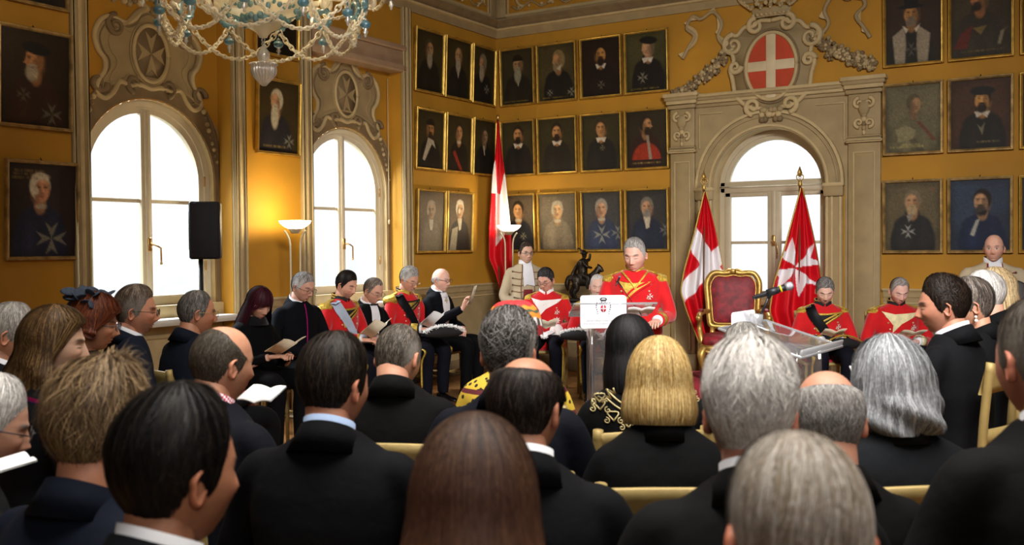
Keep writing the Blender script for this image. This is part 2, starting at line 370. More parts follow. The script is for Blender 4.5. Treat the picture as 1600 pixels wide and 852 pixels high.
# ---- back-window surround: pilasters, archivolt, imposts, entablature
k = MB()
for u0, u1 in ((2.39, 2.68), (4.36, 4.68)):
    wbox(k, TBW, u0, u1, 0, 2.58, -.002, .06, .01); wbox(k, TBW, u0+.05, u1-.05, .35, 2.48, .058, .064, .004, 0)
    for a, b, c, d in ((u0+.05, u0+.065, .35, 2.48), (u1-.065, u1-.05, .35, 2.48)): wbox(k, TBW, a, b, c, d, .058, .075, .004, 1)
    wbox(k, TBW, u0+.05, u1-.05, 2.47, 2.485, .058, .075, .004, 1)
    wbox(k, TBW, u0-.02, u1+.02, 2.58, 2.615, -.002, .10, .01, 1); wbox(k, TBW, u0-.01, u1+.01, 2.615, 2.65, -.002, .08, .01)
    wbox(k, TBW, u0, u1, 2.65, 3.08, -.002, .06, .01)
    for zz, e, m in ((3.08, .02, 0), (3.13, .035, 1), (3.17, .05, 0), (3.21, .065, 1)): wbox(k, TBW, u0-e, u1+e, zz, zz+.042, -.002, .07+e, .008, m)
    wbox(k, TBW, u0-.02, u1+.02, 0, .3, -.002, .09, .01)
wbox(k, TBW, 2.68, 4.36, 2.18, 3.08, -.3, .0, .001) if False else None
k2 = MB()
arch_panel(k2, TBW, 2.68, 4.36, 0, 3.08, NC+.02, .80, 0, NS, .012, 0)
arch_band(k2, TBW, NC, NR, .80, 0, NS, -.002, .03, 1); arch_band(k2, TBW, NC, .635, .66, NS-.02, NS, .0, .045, 2); arch_band(k2, TBW, NC, .74, .76, NS-.02, NS, .0, .045, 0); arch_band(k2, TBW, NC, .785, .815, NS-.02, NS, .0, .055, 2)
for e in (-1, 1):
    wbox(k2, TBW, NC+e*.71-.1, NC+e*.71+.1, NS-.14, NS-.02, 0, .07, .008, 1); wbox(k2, TBW, NC+e*.71-.11, NC+e*.71+.11, NS-.04, NS, 0, .085, .01, 2)
    for q in (.64, .69, .775): wbox(k2, TBW, NC+e*q-.012, NC+e*q+.012, 0, NS-.14, 0, .045, .006, 2)
# spandrel panels
for (a, b) in ((2.72, 3.0), (4.02, 4.32)):
    for (c, d, e, f) in ((a, b, 3.0, 3.015), (a, a+.015, 2.62, 3.0) if a < 3 else (b-.015, b, 2.62, 3.0)): wbox(k2, TBW, c, d, e, f, 0, .03, .004, 2)
for zz, m, o in ((3.08, 0, .04), (3.12, 2, .055), (3.155, 0, .07), (3.19, 2, .085)): wbox(k2, TBW, 2.68, 4.36, zz, zz+.035, -.002, o, .008, m)
wbox(k2, TBW, NC-NR, NC+NR, .86, .93, -.3, -.2, .01, 2)
struct(k.build('trim_window_pilasters', [BEIGE, BEIGEL, BEIGED], sharp=40)); struct(k2.build('trim_window_archivolt', [BEIGE, BEIGE, BEIGEL], sharp=40))
# ---- cornice and scrolled frieze
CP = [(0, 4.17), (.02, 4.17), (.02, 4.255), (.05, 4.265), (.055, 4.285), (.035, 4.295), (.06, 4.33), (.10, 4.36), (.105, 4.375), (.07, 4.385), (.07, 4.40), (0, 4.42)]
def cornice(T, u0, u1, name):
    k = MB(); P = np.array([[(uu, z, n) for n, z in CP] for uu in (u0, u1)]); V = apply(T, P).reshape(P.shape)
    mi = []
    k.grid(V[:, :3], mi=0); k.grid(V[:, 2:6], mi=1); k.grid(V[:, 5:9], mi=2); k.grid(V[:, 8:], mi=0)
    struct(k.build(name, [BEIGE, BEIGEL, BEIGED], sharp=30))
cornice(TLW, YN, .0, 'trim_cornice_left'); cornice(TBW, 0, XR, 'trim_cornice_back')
def spiral(c, r, turns, a0, sgn=1, n=26):
    t = np.linspace(0, 1, n); a = a0+sgn*turns*2*PI*t; rr = r*(1-.85*t); return np.c_[c[0]+rr*np.cos(a), c[1]+rr*np.sin(a)]
def flatcurve(mb, T, P, r, n0=.01, mi=0, ns=6):
    P = np.asarray(P, float); mb.tube(apply(T, np.c_[P, np.full(len(P), n0)]), r, ns, mi)
def frieze(T, u0, u1, name):
    k = MB(); z0, z1 = 4.46, 5.0
    for a, b in ((u0, u0+.16), (u1-.16, u1)): wbox(k, T, a, b, 4.42, 5.1, -.002, .03, .01, 0)
    mould(k, T, u0+.16, u1-.16, 4.45, [(0, .02), (.025, .01), (.02, -.02), (0, -.03)], 1)
    for a in (u0+.19, u1-.19): wbox(k, T, a-.012, a+.012, 4.46, 5.0, 0, .02, .004, 1)
    n = int((u1-u0-.5)/.34); st = (u1-u0-.5)/n
    for i in range(n):
        c = u0+.25+st*(i+.5); s = 1 if i % 2 else -1
        flatcurve(k, T, spiral((c, 4.66), .13, 1.4, -PI/2, s), np.linspace(.022, .01, 26), .008, 1)
        flatcurve(k, T, spiral((c+.1*s, 4.84), .08, 1.3, PI/2, -s, 18), np.linspace(.018, .008, 18), .008, 0)
        flatcurve(k, T, catmull([(c-st/2, 4.55), (c-st/4, 4.50), (c, 4.53), (c+st/4, 4.58), (c+st/2, 4.55)], 5), .014, .008, 0)
        for q in range(6):
            a = q*1.05+i; p = apply(T, [(c+.15*math.cos(a), 4.66+.15*math.sin(a), .01)])[0]; k.ell(p, .022, 8, 5, 1)
    struct(k.build(name, [BEIGE, BEIGEL]))
frieze(TLW, -4.6, -.0, 'trim_frieze_left'); frieze(TBW, 0.0, 4.6, 'trim_frieze_back')
# ---- painted cartouches above the two left windows
def maltese(R, w=.42, notch=.68, rot=0.):
    """eight-pointed cross as four separate arms (2-D outlines)"""
    out = []
    for q in range(4):
        a = rot+q*PI/2; c, s = math.cos(a), math.sin(a)
        out.append([(x*c-y*s, x*s+y*c) for x, y in ((.03*R, 0), (R, -w*R), (notch*R, 0), (R, w*R))])
    return out
def cartouche(T, cu, cz, label):
    root = thing('wall_cartouche', label, 'wall ornament', tuple(apply(T, [(cu, cz, REC)])[0]))
    inv = np.linalg.inv(TR(*root.location)); TT = inv@T@TR(cu, cz, REC)
    H = np.array([(0, .40), (.09, .36), (.14, .29), (.24, .24), (.36, .27), (.47, .22), (.53, .10), (.50, -.02), (.44, -.09), (.44, -.18), (.50, -.27), (.52, -.36), (.44, -.40), (.36, -.34), (.30, -.25), (.20, -.27), (.10, -.25), (0, -.27)])
    full = np.concatenate([H, (H*[-1, 1])[-2:0:-1]]); full = catmull(full, 4, True)
    b = MB(); b.prism(full[::-1], TT, .008); b.build('shield_field', BEIGE, root, smooth=False)
    s = MB(); loop = np.r_[full, full[:1]]
    flatcurve(s, TT, loop, .022, .01, 0); flatcurve(s, TT, loop*[.9, .88]+[0, .0], .008, .01, 1); flatcurve(s, TT, loop*[.75, .72], .005, .009, 2)
    for e in (-1, 1):
        flatcurve(s, TT, spiral((e*.33, .20), .09, 1.5, PI/2, -e), np.linspace(.026, .01, 26), .014, 1)
        flatcurve(s, TT, spiral((e*.17, -.25), .07, 1.4, -PI/2, e), np.linspace(.026, .01, 26), .014, 1)
        flatcurve(s, TT, spiral((e*.50, -.28), .08, 1.3, 0, e), np.linspace(.026, .01, 26), .014, 1)
        flatcurve(s, TT, catmull([(e*.02, .40), (e*.13, .34), (e*.26, .22), (e*.34, .28)], 6), np.linspace(.03, .012, 19), .014, 2)
        flatcurve(s, TT, catmull([(e*.52, -.36), (e*.60, -.44), (e*.66, -.56), (e*.69, -.7)], 6), np.linspace(.02, .012, 19), .01, 1)
        for q in range(9):
            p = apply(TT, [(e*(.55+.018*q), -.40-.055*q, .012)])[0]; s.ell(p, (.025-.001*q), 8, 5, q % 3)
        for q in range(6): s.ell(apply(TT, [(e*(.1+.05*q), .42+.02*math.sin(q*2.), .012)])[0], .03, 8, 5, q % 3)
    for q in range(9): s.ell(apply(TT, [(.08*math.cos(q*.7), .44+.05*math.sin(q*.7), .014)])[0], .03, 8, 5, q % 3)
    s.build('scroll_border', [BEIGEL, BEIGED, BEIGE], root)
    o = MB(); a = np.linspace(0, 2*PI, 40, endpoint=False); E = np.c_[.17*np.cos(a), .02+.235*np.sin(a)]
    o.prism(E*.98, TT, .014, 0); flatcurve(o, TT, np.r_[E, E[:1]], .018, .016, 1); flatcurve(o, TT, np.r_[E, E[:1]]*[1.16, 1.13], .010, .012, 2); o.build('oval_medallion', [BEIGED, BEIGEL, BEIGE], root)
    c = MB()
    for arm in maltese(.16, .42, .7, PI/2): c.prism(np.array(arm)*[.85, 1.15]+[0, .02], TT, .024)
    c.build('eight_pointed_cross', BEIGE, root, smooth=False)
cartouche(TLW, BAYS[0][2], 3.16, 'large painted stone scroll cartouche with eight-pointed cross above the left arched window')
cartouche(TLW, BAYS[1][2], 3.13, 'painted scroll cartouche with eight-pointed cross above the arched window nearer the corner')
# ---- coat of arms above the back window
def coat_of_arms():
    cu, cz = 3.55, 3.49
    root = thing('coat_of_arms', 'painted red oval shield with white cross under a crown with garlands, above the back window', 'coat of arms', (cu, 0, cz))
    TT = frame((0, 0, 0), (1, 0, 0), (0, 0, 1), (0, -1, 0))
    a = np.linspace(0, 2*PI, 48, endpoint=False); E = np.c_[.275*np.cos(a), -.03+.36*np.sin(a)]
    o = MB(); o.prism(E, TT, .05); o.build('shield', mat('shield_red', '#b03c1a', .7, 0, .15, 5), root, smooth=False)
    c = MB(); wbox(c, TT, -.052, .052, -.385, .325, .045, .056, .003); wbox(c, TT, -.27, .27, -.075, .03, .045, .055, .003); c.build('shield_cross', mat('cross_cream', '#c9b894', .7, 0, .08, 8), root)
    f = MB(); H = np.array([(0, .46), (.12, .47), (.20, .42), (.30, .42), (.38, .34), (.46, .36), (.50, .27), (.44, .16), (.42, .06), (.46, -.02), (.43, -.14), (.40, -.30), (.30, -.42), (.20, -.47), (.10, -.48), (0, -.56)])
    full = catmull(np.concatenate([H, (H*[-1, 1])[-2:0:-1]]), 4, True); f.prism(full[::-1], TT, .03, 0)
    flatcurve(f, TT, np.r_[full, full[:1]], .026, .035, 1); L_ = np.r_[E, E[:1]]; flatcurve(f, TT, L_, .022, .05, 1); flatcurve(f, TT, L_*1.1+[0, .003], .012, .04, 2)
    for e in (-1, 1):
        for cc, r, a0, sg in (((e*.17, .42), .09, PI/2, -e), ((e*.42, .24), .12, PI/2, -e), ((e*.40, .0), .07, 0, e), ((e*.2, -.45), .09, -PI/2, e)):
            flatcurve(f, TT, spiral(cc, r, 1.4, a0, sg), np.linspace(.035, .012, 26), .045, 1)
    for q in range(14): f.ell(apply(TT, [(.10*math.cos(q*1.7), -.50-.05*(q % 3), .05)])[0], .035, 8, 5, q % 3)
    f.build('scroll_frame', [BEIGE, BEIGEL, BEIGED], root)
    cr = MB(); 
    P = np.array([[(.20*x*s1, zz, .03+.03*(1-x*x)) for x in np.linspace(-1, 1, 13)] for zz, s1 in ((.50, 1), (.53, 1.02), (.56, 1.05), (.60, 1.08))]); cr.grid(apply(TT, P).reshape(P.shape))
    for q in range(5):
        x = (q-2)/2; b0 = np.array((x*.21, .60)); tip = np.array((x*.10, .90)); mid = np.array((x*.36, .76))
        flatcurve(cr, TT, catmull([b0, mid, tip], 8), .02, .05, 1)
        for z in range(5): cr.ell(apply(TT, [((b0*(1-z/4)+mid*(z/4))[0], (b0*(1-z/4)+mid*(z/4))[1], .07)])[0], .018, 8, 5, 1)
    for q in range(9): cr.ell(apply(TT, [((q-4)*.05, .62+.03*(q % 2), .07)])[0], .026, 8, 5, q % 2)
    for q in range(9): cr.ell(apply(TT, [((q-4)*.048, .53, .06)])[0], .018, 8, 5, 1)
    cr.build('crown', [BEIGE, BEIGEL], root)
    for e, pts in ((-1, [(-.46, .22), (-.60, .05), (-.80, -.10), (-1.02, -.22), (-1.12, -.24)]), (1, [(.46, .22), (.62, .08), (.80, -.02), (.98, -.10), (1.06, -.12)])):
        g = MB(); P = catmull(pts, 10)
        for i, p in enumerate(P):
            t = i/len(P); w = .05+.05*math.sin(PI*min(1, t*1.1))
            for j in range(7):
                q = p+rng.normal(0, w*.42, 2); g.ell(apply(TT, [(q[0], q[1], .03+.015*rng.random())])[0], rng.uniform(.014, .028), 7, 5, (0, 2, 2, 1)[int(rng.integers(4))])
        g.build('garland', [BEIGE, BEIGEL, BEIGED], root)
        r = MB(); R_ = catmull([(e*.50, .22), (e*.60, .35), (e*.56, .50), (e*.66, .64), (e*.80, .58), (e*.90, .62), (e*.97, .50), (e*.88, .40), (e*.95, .28), (e*1.02, .16)], 9)
        P = np.stack([np.c_[R_+[.0, .035*0], np.full(len(R_), .02)], np.c_[R_+np.c_[.05*np.cos(np.arange(len(R_))*.2), .05*np.sin(np.arange(len(R_))*.25)], np.full(len(R_), .035)]], 1); r.grid(apply(TT, P).reshape(P.shape))
        r.tube(apply(TT, np.c_[R_, np.full(len(R_), .02)]), .022, 6, 1); r.build('ribbon', [BEIGEL, BEIGE], root)
    # small lion-mask drops on the pilaster blocks
    for u in (2.535, 4.52):
        d = MB(); 
        for e in (-1, 1): flatcurve(d, TT, spiral((u-cu+e*.05, 2.98-cz), .055, 1.3, PI/2, -e), np.linspace(.022, .01, 26), .07, 1); flatcurve(d, TT, spiral((u-cu+e*.05, 2.78-cz), .05, 1.2, -PI/2, e), np.linspace(.02, .008, 26), .07, 1)
        d.ell(apply(TT, [(u-cu, 2.93-cz, .07)])[0], (.06, .03, .08), 10, 8, 0)
        for q in range(5): d.ell(apply(TT, [(u-cu, 2.86-.045*q-cz, .068)])[0], (.035-.004*q, .02, .03), 8, 5, q % 3)
        d.build('pilaster_mask', [BEIGE, BEIGEL, BEIGED], root)
coat_of_arms()
# ================================================================= PORTRAITS
CANV = mat('oil_canvas', '#ffffff', .55, 0, .12, 30, .12, 220, attr=True, spec=.3)
FRG = mat('frame_gilt', '#c4a04c', .36, .75, .3, 9, .1, 70)
FRD = mat('frame_gilt_worn', '#a58a58', .45, .6, .45, 12, .15, 60)
SK, SKD = np.array(lin('#b98a62')), np.array(lin('#8a5f3e'))
def paint(nx, ny, asp, s):
    u, v = np.meshgrid(np.linspace(-asp, asp, nx), np.linspace(-1, 1, ny), indexing='ij')
    r = np.random.default_rng(s.get('seed', 1)); A = lambda h: np.array(lin(h)) if isinstance(h, str) else np.array(h)
    dim = s.get('dim', 1.)
    c = np.ones((nx, ny, 3))*A(s.get('bg', '#2e2414')); ph = r.uniform(0, 6, 6)
    n = .5+.25*np.sin(5*u+ph[0]+2*v)+.25*np.sin(7*v+ph[1]-3*u); c *= (.75+.5*n)[..., None]
    def put(m, col, a=1.):
        nonlocal c; m = np.clip(m, 0, 1)[..., None]*a; c = c*(1-m)+A(col)*m
    def el(cx, cy, rx, ry, so=.05, rot=0.):
        x, y = u-cx, v-cy
        if rot: x, y = x*math.cos(rot)+y*math.sin(rot), -x*math.sin(rot)+y*math.cos(rot)
        return .5-(np.sqrt((x/rx)**2+(y/ry)**2)-1)*min(rx, ry)/so
    def poly(P, so=.02):
        P = np.asarray(P, float); d = np.full(u.shape, 9.); inside = np.zeros(u.shape, bool)
        for i in range(len(P)):
            a, b = P[i], P[(i+1) % len(P)]; e = b-a; t = np.clip(((u-a[0])*e[0]+(v-a[1])*e[1])/(e@e), 0, 1)
            d = np.minimum(d, np.hypot(u-a[0]-t*e[0], v-a[1]-t*e[1])); cond = ((a[1] > v) != (b[1] > v)) & (u < e[0]*(v-a[1])/(e[1] if abs(e[1]) > 1e-9 else 1e-9)+a[0]); inside ^= cond
        return .5+np.where(inside, d, -d)/so
    x0, y0, f = s.get('x', 0.), s.get('y', .34), s.get('face', 0)
    hs = s.get('hs', 1.22); HP = lambda P: [(x0+(a-x0)*hs, y0+(b-y0)*hs) for a, b in P]
    put(el(x0+.25*f, y0, .8, .8, .7), A(s.get('bg', '#2e2414'))*1.7, .5)
    put(np.maximum(el(x0-.02*f, y0-.30*hs-.80, .62, .84, .06), el(x0, y0-.30*hs-.34, .52, .36, .06)), s.get('robe', '#15120e')); put(np.maximum(0, el(x0, y0-.26*hs, .2, .14, .05)), s.get('robe', '#15120e'))
    put(el(x0-.25, -.7, .12, .4, .2), A(s.get('robe', '#15120e'))*1.9, .6); put(el(x0+.3, -.75, .07, .4, .2), A(s.get('robe', '#15120e'))*1.6, .5)
    sk = A(s.get('skin', '#b07c50'))
    put(el(x0-.03*f, y0-.27*hs, .11*hs, .17*hs, .05), sk*.6)
    cl = s.get('collar')
    if cl == 'white': put(poly(HP([(x0-.17, y0-.27), (x0+.17, y0-.27), (x0+.10, y0-.42), (x0, y0-.34), (x0-.12, y0-.42)])), '#b8ad98')
    if cl == 'band': put(el(x0, y0-.30*hs, .13, .06, .03), '#a89c84')
    if cl == 'cravat': put(poly(HP([(x0-.10, y0-.24), (x0+.10, y0-.24), (x0+.07, y0-.55), (x0-.03, y0-.60)])), '#b5aa92')
    if cl == 'fur':
        for e in (-1, 1): put(poly(HP([(x0+e*.14, y0-.28), (x0+e*.42, y0-.5), (x0+e*.34, -1), (x0+e*.16, -1), (x0+e*.12, -.3)]), .04), '#8d806a')
        put(poly(HP([(x0-.2, y0-.26), (x0-.07, y0-.36), (x0-.11, y0-.45)])), '#c0b49c'); put(poly(HP([(x0+.2, y0-.26), (x0+.07, y0-.36), (x0+.11, y0-.45)])), '#c0b49c')
    if cl == 'v': put(poly(HP([(x0-.10, y0-.30), (x0+.10, y0-.30), (x0+.0, y0-.66)])), '#938a78')
    if s.get('sash'): put(poly([(x0-.38, -.35), (x0-.24, -.25), (x0+.3, -1), (x0+.12, -1)], .03), s['sash'])
    if s.get('mozzetta'): put(np.minimum(el(x0, -.75, .55, .62, .06), poly([(-1, .1), (1, .1), (1, -.72), (-1, -.72)])), s['mozzetta']); put(poly([(x0, y0-.36), (x0+.09, y0-.36), (x0+.22, -.72), (x0+.1, -.72)]), '#8a7a68')
    put(el(x0, y0, .165*hs, .235*hs, .035), sk)
    put(el(x0-(.09 if f >= 0 else -.09)*hs, y0-.03, .10*hs, .22*hs, .09), sk*.45, .8); put(el(x0+.05*f, y0+.1*hs, .08*hs, .06*hs, .08), sk*1.35, .7)
    ex = .05*f
    for e in (-1, 1):
        if f == 0 or e == f or abs(f) < .7: put(el(x0+ex+e*.062*hs, y0+.035*hs, .036*hs, .016*hs, .02), sk*.22); put(el(x0+ex+e*.062*hs, y0+.07*hs, .045*hs, .012*hs, .02), sk*.3, .9)
    put(poly([(x0+ex-.012, y0+.04), (x0+ex+.012, y0+.04), (x0+ex*2.1+.03*hs, y0-.06*hs), (x0+ex*2.1-.02*hs, y0-.06*hs)], .03), sk*1.3, .8)
    if abs(f) >= .7: put(poly([(x0+f*.14*hs, y0+.04*hs), (x0+f*.205*hs, y0-.06*hs), (x0+f*.14*hs, y0-.07*hs)], .02), sk*1.1)
    put(el(x0+ex, y0-.075*hs, .05*hs, .014*hs, .02), sk*.4, .8); put(el(x0+ex, y0-.125*hs, .05*hs, .013*hs, .02), A('#6e3322'), .8)
    hc = s.get('hair')
    if hc:
        put(np.minimum(el(x0-.03*f, y0+.05*hs, .195*hs, .245*hs, .04), 1-np.clip(el(x0+.07*f, y0-.06*hs, .16*hs, .24*hs, .04), 0, 1)*1.0), hc)
        if s.get('wig'):
            put(el(x0-(f or 1)*.15*hs, y0-.04, .06, .09, .03), hc); put(el(x0, y0+.22*hs, .15*hs, .07, .04), hc)
    bd = s.get('beard')
    if bd:
        L = s.get('bl', .2); put(el(x0+ex*1.2, y0-.17*hs-L*.5, .115*hs, .09*hs+L*.55, .06), bd); put(el(x0+ex, y0-.085*hs, .08*hs, .022*hs, .03), bd); put(el(x0+ex, y0-.12*hs, .03, .012, .02), '#5a2a1c')
    ht = s.get('hat')
    if ht == 'beret': put(el(x0-.04*f, y0+.21*hs, .27*hs, .11*hs, .03, .12*f), s.get('hatc', '#0d0b09'))
    if ht == 'tall': put(poly(HP([(x0-.15, y0+.16), (x0+.15, y0+.16), (x0+.17, y0+.42), (x0-.17, y0+.42)])), '#0d0b09'); put(el(x0, y0+.17*hs, .3*hs, .05*hs, .03), '#0d0b09')
    if ht == 'cap': put(np.minimum(el(x0, y0+.08*hs, .2*hs, .24*hs, .03), np.clip((v-y0-.11*hs)/.03, 0, 1)), s.get('hatc', '#0d0b09'))
    if ht == 'hood': put(np.minimum(el(x0-.04*f, y0+.02, .22*hs, .29*hs, .03), 1-np.clip(el(x0+.1*f, y0-.02, .15*hs, .21*hs, .03), 0, 1)), s.get('hatc', '#6d5c3a'))
    for (cx, cy, R, col) in s.get('cross', []):
        for arm in maltese(R, .42, .62, PI/2): put(poly(np.array(arm)+[cx, cy], .02), A(col)*.7, .85)
    for (P, col) in s.get('shapes', []): put(poly(P, .03), col)
    # lettering band, too worn to read
    for (yy, xa, xb, col) in s.get('script', []):
        xs = xa
        while xs < xb:
            w = r.uniform(.012, .03)
            if r.random() > .16: put(poly([(xs, yy), (xs+w*.8, yy), (xs+w*.8, yy+.045), (xs, yy+.045)], .02), col, r.uniform(.35, .8))
            xs += w*1.35
    c *= (1+.10*r.standard_normal((nx, ny))[..., None]); e = np.maximum(np.abs(u)/asp, np.abs(v)); c *= (1-.35*np.clip((e-.8)/.2, 0, 1))[..., None]
    return np.clip(c*dim, 0, 1)
def portrait(T, u0, u1, z0, z1, label, spec, tilt=2.2, fw=.028, worn=False, grp=None):
    w, h = u1-u0, z1-z0; cu = (u0+u1)/2
    o = T@TR(cu, z0, .012)@RX(math.radians(tilt)); base = apply(o, [(0, 0, 0)])[0]
    root = thing('portrait', label, 'painting', tuple(base), 0, grp)
    TT = TR(*(-base))@o
    f = MB()
    prof = [(0, 0), (0, .03), (.004, .036), (.010, .036), (.016, .030), (.022, .032), (fw, .022), (fw, .008)]
    rings = []
    for ins, n in prof: rings.append([(-w/2+ins, ins, n), (w/2-ins, ins, n), (w/2-ins, h-ins, n), (-w/2+ins, h-ins, n)])
    P = np.array(rings); f.grid(apply(TT, P).reshape(P.shape), False, True)
    f.add(apply(TT, rings[0]), [(3, 2, 1, 0)])
    f.build('gilt_frame', FRD if worn else FRG, root, sharp=25)
    cw, chh = w-2*fw+.01, h-2*fw+.01; nx, ny = 52, 68
    X, Y = np.meshgrid(np.linspace(-cw/2, cw/2, nx), np.linspace(fw-.005, h-fw+.005, ny), indexing='ij'); P = np.stack([X, Y, np.full(X.shape, .012)], -1)
    col = paint(nx, ny, cw/chh, spec)
    k = MB(); k.grid(apply(TT, P[::-1]).reshape(P.shape), col=col[::-1]); k.build('canvas', CANV, root)
    k = MB(); k.tube(apply(TT, [(0, h-.01, .0), (0, h+.02, -.02)]), .004, 6); k.build('hook', IRON, root)
DK = '#241d10'
GR = [('#c4a050')]
LWC = [(-1.74, -1.19), (-1.165, -.62), (-.60, -.085)]
BWC = [(.085, .59), (.62, 1.18), (1.225, 1.78), (1.81, 2.37)]
RWC = [(4.70, 5.27), (5.31, 5.89), (5.94, 6.52)]
R1, R2, R3 = (3.30, 4.02), (2.42, 3.12), (1.47, 2.20)
inscr = [(-.93, -.6, .45, '#9a8238')]
# left wall, near columns
portrait(TLW, -6.56, -5.985, 3.33, 4.05, 'dark portrait at the top left edge, only its lower frame in view', dict(seed=1, bg='#2a2414', hair='#222', robe='#15120c'), worn=True)
portrait(TLW, -6.56, -5.975, 2.43, 3.16, 'portrait of a white-bearded man in profile wearing a large dark beret, far left', dict(seed=2, bg='#241709', face=-1, x=-.02, y=.38, hat='beret', hatc='#0c0a0a', beard='#9a8f78', bl=.12, skin='#a87448', robe='#2c170d', shapes=[([(-.1, .13), (.06, .13), (.03, .02), (-.05, .02)], '#b0a184')], cross=[(-.27, -.36, .16, '#63604c'), (.38, -.72, .24, '#6f6c58')]), worn=True)
portrait(TLW, -6.52, -5.94, 1.47, 2.20, 'portrait of a white-wigged man in blue coat with white cross, far left', dict(seed=3, bg='#231a17', face=.6, x=-.05, y=.45, hair='#c8bda4', wig=True, collar='band', skin='#c08a66', robe='#1b2136', cross=[(.2, -.60, .36, '#8f8c7c')], script=[(.82, -.7, .05, '#8a7440'), (.74, -.7, .0, '#8a7440'), (.66, -.7, -.1, '#8a7440')]), worn=True)
# between the windows
portrait(TLW, -4.12, -3.56, 3.34, 4.06, 'dark portrait between the windows, partly hidden behind the chandelier', dict(seed=4, bg='#1c150c', hair='#1a1510', beard='#2a2018', robe='#120e0a', skin='#5c442c'))
portrait(TLW, -4.12, -3.56, 2.42, 3.13, 'portrait of a white-haired man with long white beard in profile, between the windows', dict(seed=5, bg='#30260f', face=-.8, x=-.1, y=.42, hair='#b7ad92', beard='#b3a98f', bl=.42, skin='#b18560', robe='#1d1c20', cross=[(.42, -.66, .2, '#8d8878')], script=[(-.86, -.6, .3, '#8c7438')]))
# corner, left wall
spec3 = [dict(face=.3, y=.42, beard='#857a62', bl=.30, hair='#3c3220', skin='#94704a'), dict(face=-.2, y=.45, beard='#8f846c', bl=.26, skin='#9c7850', collar='v'), dict(face=-.9, y=.42, x=-.1, beard='#908468', bl=.32, hair='#6f6550', skin='#98704c', cross=[(.2, -.48, .18, '#8d8878')]),
         dict(face=.2, y=.35, hat='cap', hatc='#14100b', beard='#2a1d12', bl=.1, skin='#94683f', shapes=[([(-.12, .06), (.2, -.02), (.32, -.28), (.1, -.14), (-.3, -.75), (-.42, -.7)], '#a39880')]), dict(face=.2, y=.42, hair='#2a2018', skin='#a87a50', sash='#7a2415', robe='#16120e', collar='band'), dict(face=.4, y=.42, skin='#907050', hair='#3a3024', robe='#12100e', shapes=[([(-.1, .06), (.0, -.3), (.04, -.3), (.0, .05)], '#b0a58e')]),
         dict(bg='#5a4c3a', face=0, y=.35, hair='#a09078', wig=True, collar='cravat', skin='#a08468', robe='#6e6250', shapes=[([(-.35, -.3), (.35, -.3), (.45, -1), (-.45, -1)], '#7c705c')]), dict(bg='#4a3c2a', face=.2, y=.42, hair='#c8bea8', wig=True, collar='cravat', skin='#b08a66', robe='#2a2420', shapes=[([(-.45, -.25), (-.1, -.15), (-.2, -1), (-.6, -1)], '#948a74')])]
lab3 = ['portrait of a grey-bearded bald man, top row, left of three by the corner', 'portrait of a bald white-bearded man, top row, middle of three by the corner', 'portrait of a long-bearded man in profile, top row, touching the corner', 'portrait of a dark-capped man in white ermine mantle, left of the corner', 'portrait of a man with a red sash, middle row near the corner', 'dark portrait of a bald man in black, middle row beside the corner flag', 'faded brown portrait of a pale-coated man, bottom left of the corner', 'portrait of a white-wigged man in dark coat, bottom row beside the corner flag']
for i in range(8):
    r_, c_ = divmod(i, 3); zz = (R1, R2, R3)[r_]; uu = LWC[c_]; sp = dict(bg='#2a2310', seed=10+i); sp.update(spec3[i]); portrait(TLW, uu[0], uu[1], zz[0], zz[1], lab3[i], sp)
# back wall, left block: 4 columns x 3 rows
specB = [dict(face=-.3, y=.42, x=.03, hat='cap', hatc='#19140c', beard='#7f7a60', bl=.32, skin='#8f6c48', robe='#1d180f', script=inscr, collar='v'), dict(bg='#373018', face=-.9, y=.42, x=.05, hat='hood', hatc='#75623c', skin='#9a7048', beard='#78684a', bl=.08, shapes=[([(.0, .12), (.22, .28), (.14, .05)], '#a39a84')], cross=[(.6, -.75, .18, '#8f8a78'), (-.3, -.72, .13, '#8f8a78')], script=inscr), dict(bg='#1c0f08', face=0, y=.45, hair='#1a100a', beard='#1d120a', bl=.1, skin='#a3743c', collar='white', robe='#160c08', cross=[(0, -.62, .16, '#6d6656')]), dict(bg='#373319', face=-.9, y=.47, x=.05, hat='beret', hatc='#14110c', hair='#5a4c38', skin='#a8805c', collar='white', robe='#14100c', script=inscr, cross=[(-.15, -.52, .2, '#8a8470')]),
         dict(face=-.2, y=.5, x=.02, hair='#241a10', beard='#241a10', bl=.05, skin='#ab7a4c', robe='#151312', collar='white'), dict(face=-.1, y=.5, hair='#1f160e', skin='#a8794a', collar='white', robe='#1b1814', beard='#22180f', bl=.06), dict(face=-.2, y=.5, hair='#2f2518', skin='#a8794a', collar='white', robe='#181614', cross=[(.05, -.2, .12, '#7e7458')]), dict(bg='#241d10', face=1, y=.5, x=-.02, hair='#241a10', beard='#241a10', bl=.05, skin='#9c7048', robe='#2a1510', mozzetta='#8c2a15', script=[(-.86, -.6, .5, '#a08c44')]),
         dict(bg='#403528', face=-.3, y=.45, x=.0, hair='#20180f', skin='#bd8c5c', collar='band', robe='#14141a', cross=[(.2, -.5, .14, '#8a8470')]), dict(bg='#4c4234', face=0, y=.4, hair='#9a8f7a', wig=True, skin='#bd9264', collar='band', robe='#6a5e4c', script=[(.84, -.6, .0, '#7a6c48'), (.76, -.6, -.1, '#7a6c48')]), dict(bg='#31302f', face=0, y=.42, hair='#8a8274', skin='#b38868', collar='band', robe='#262e44', cross=[(0, -.48, .33, '#8f8e84'), (.62, -.42, .26, '#85857c')]), dict(bg='#2b2a28', face=-.1, y=.42, hair='#6a6458', skin='#ad8464', collar='cravat', robe='#1e2433', beard='#7a7468', bl=.02, cross=[(.66, -.35, .22, '#7a7a76')])]
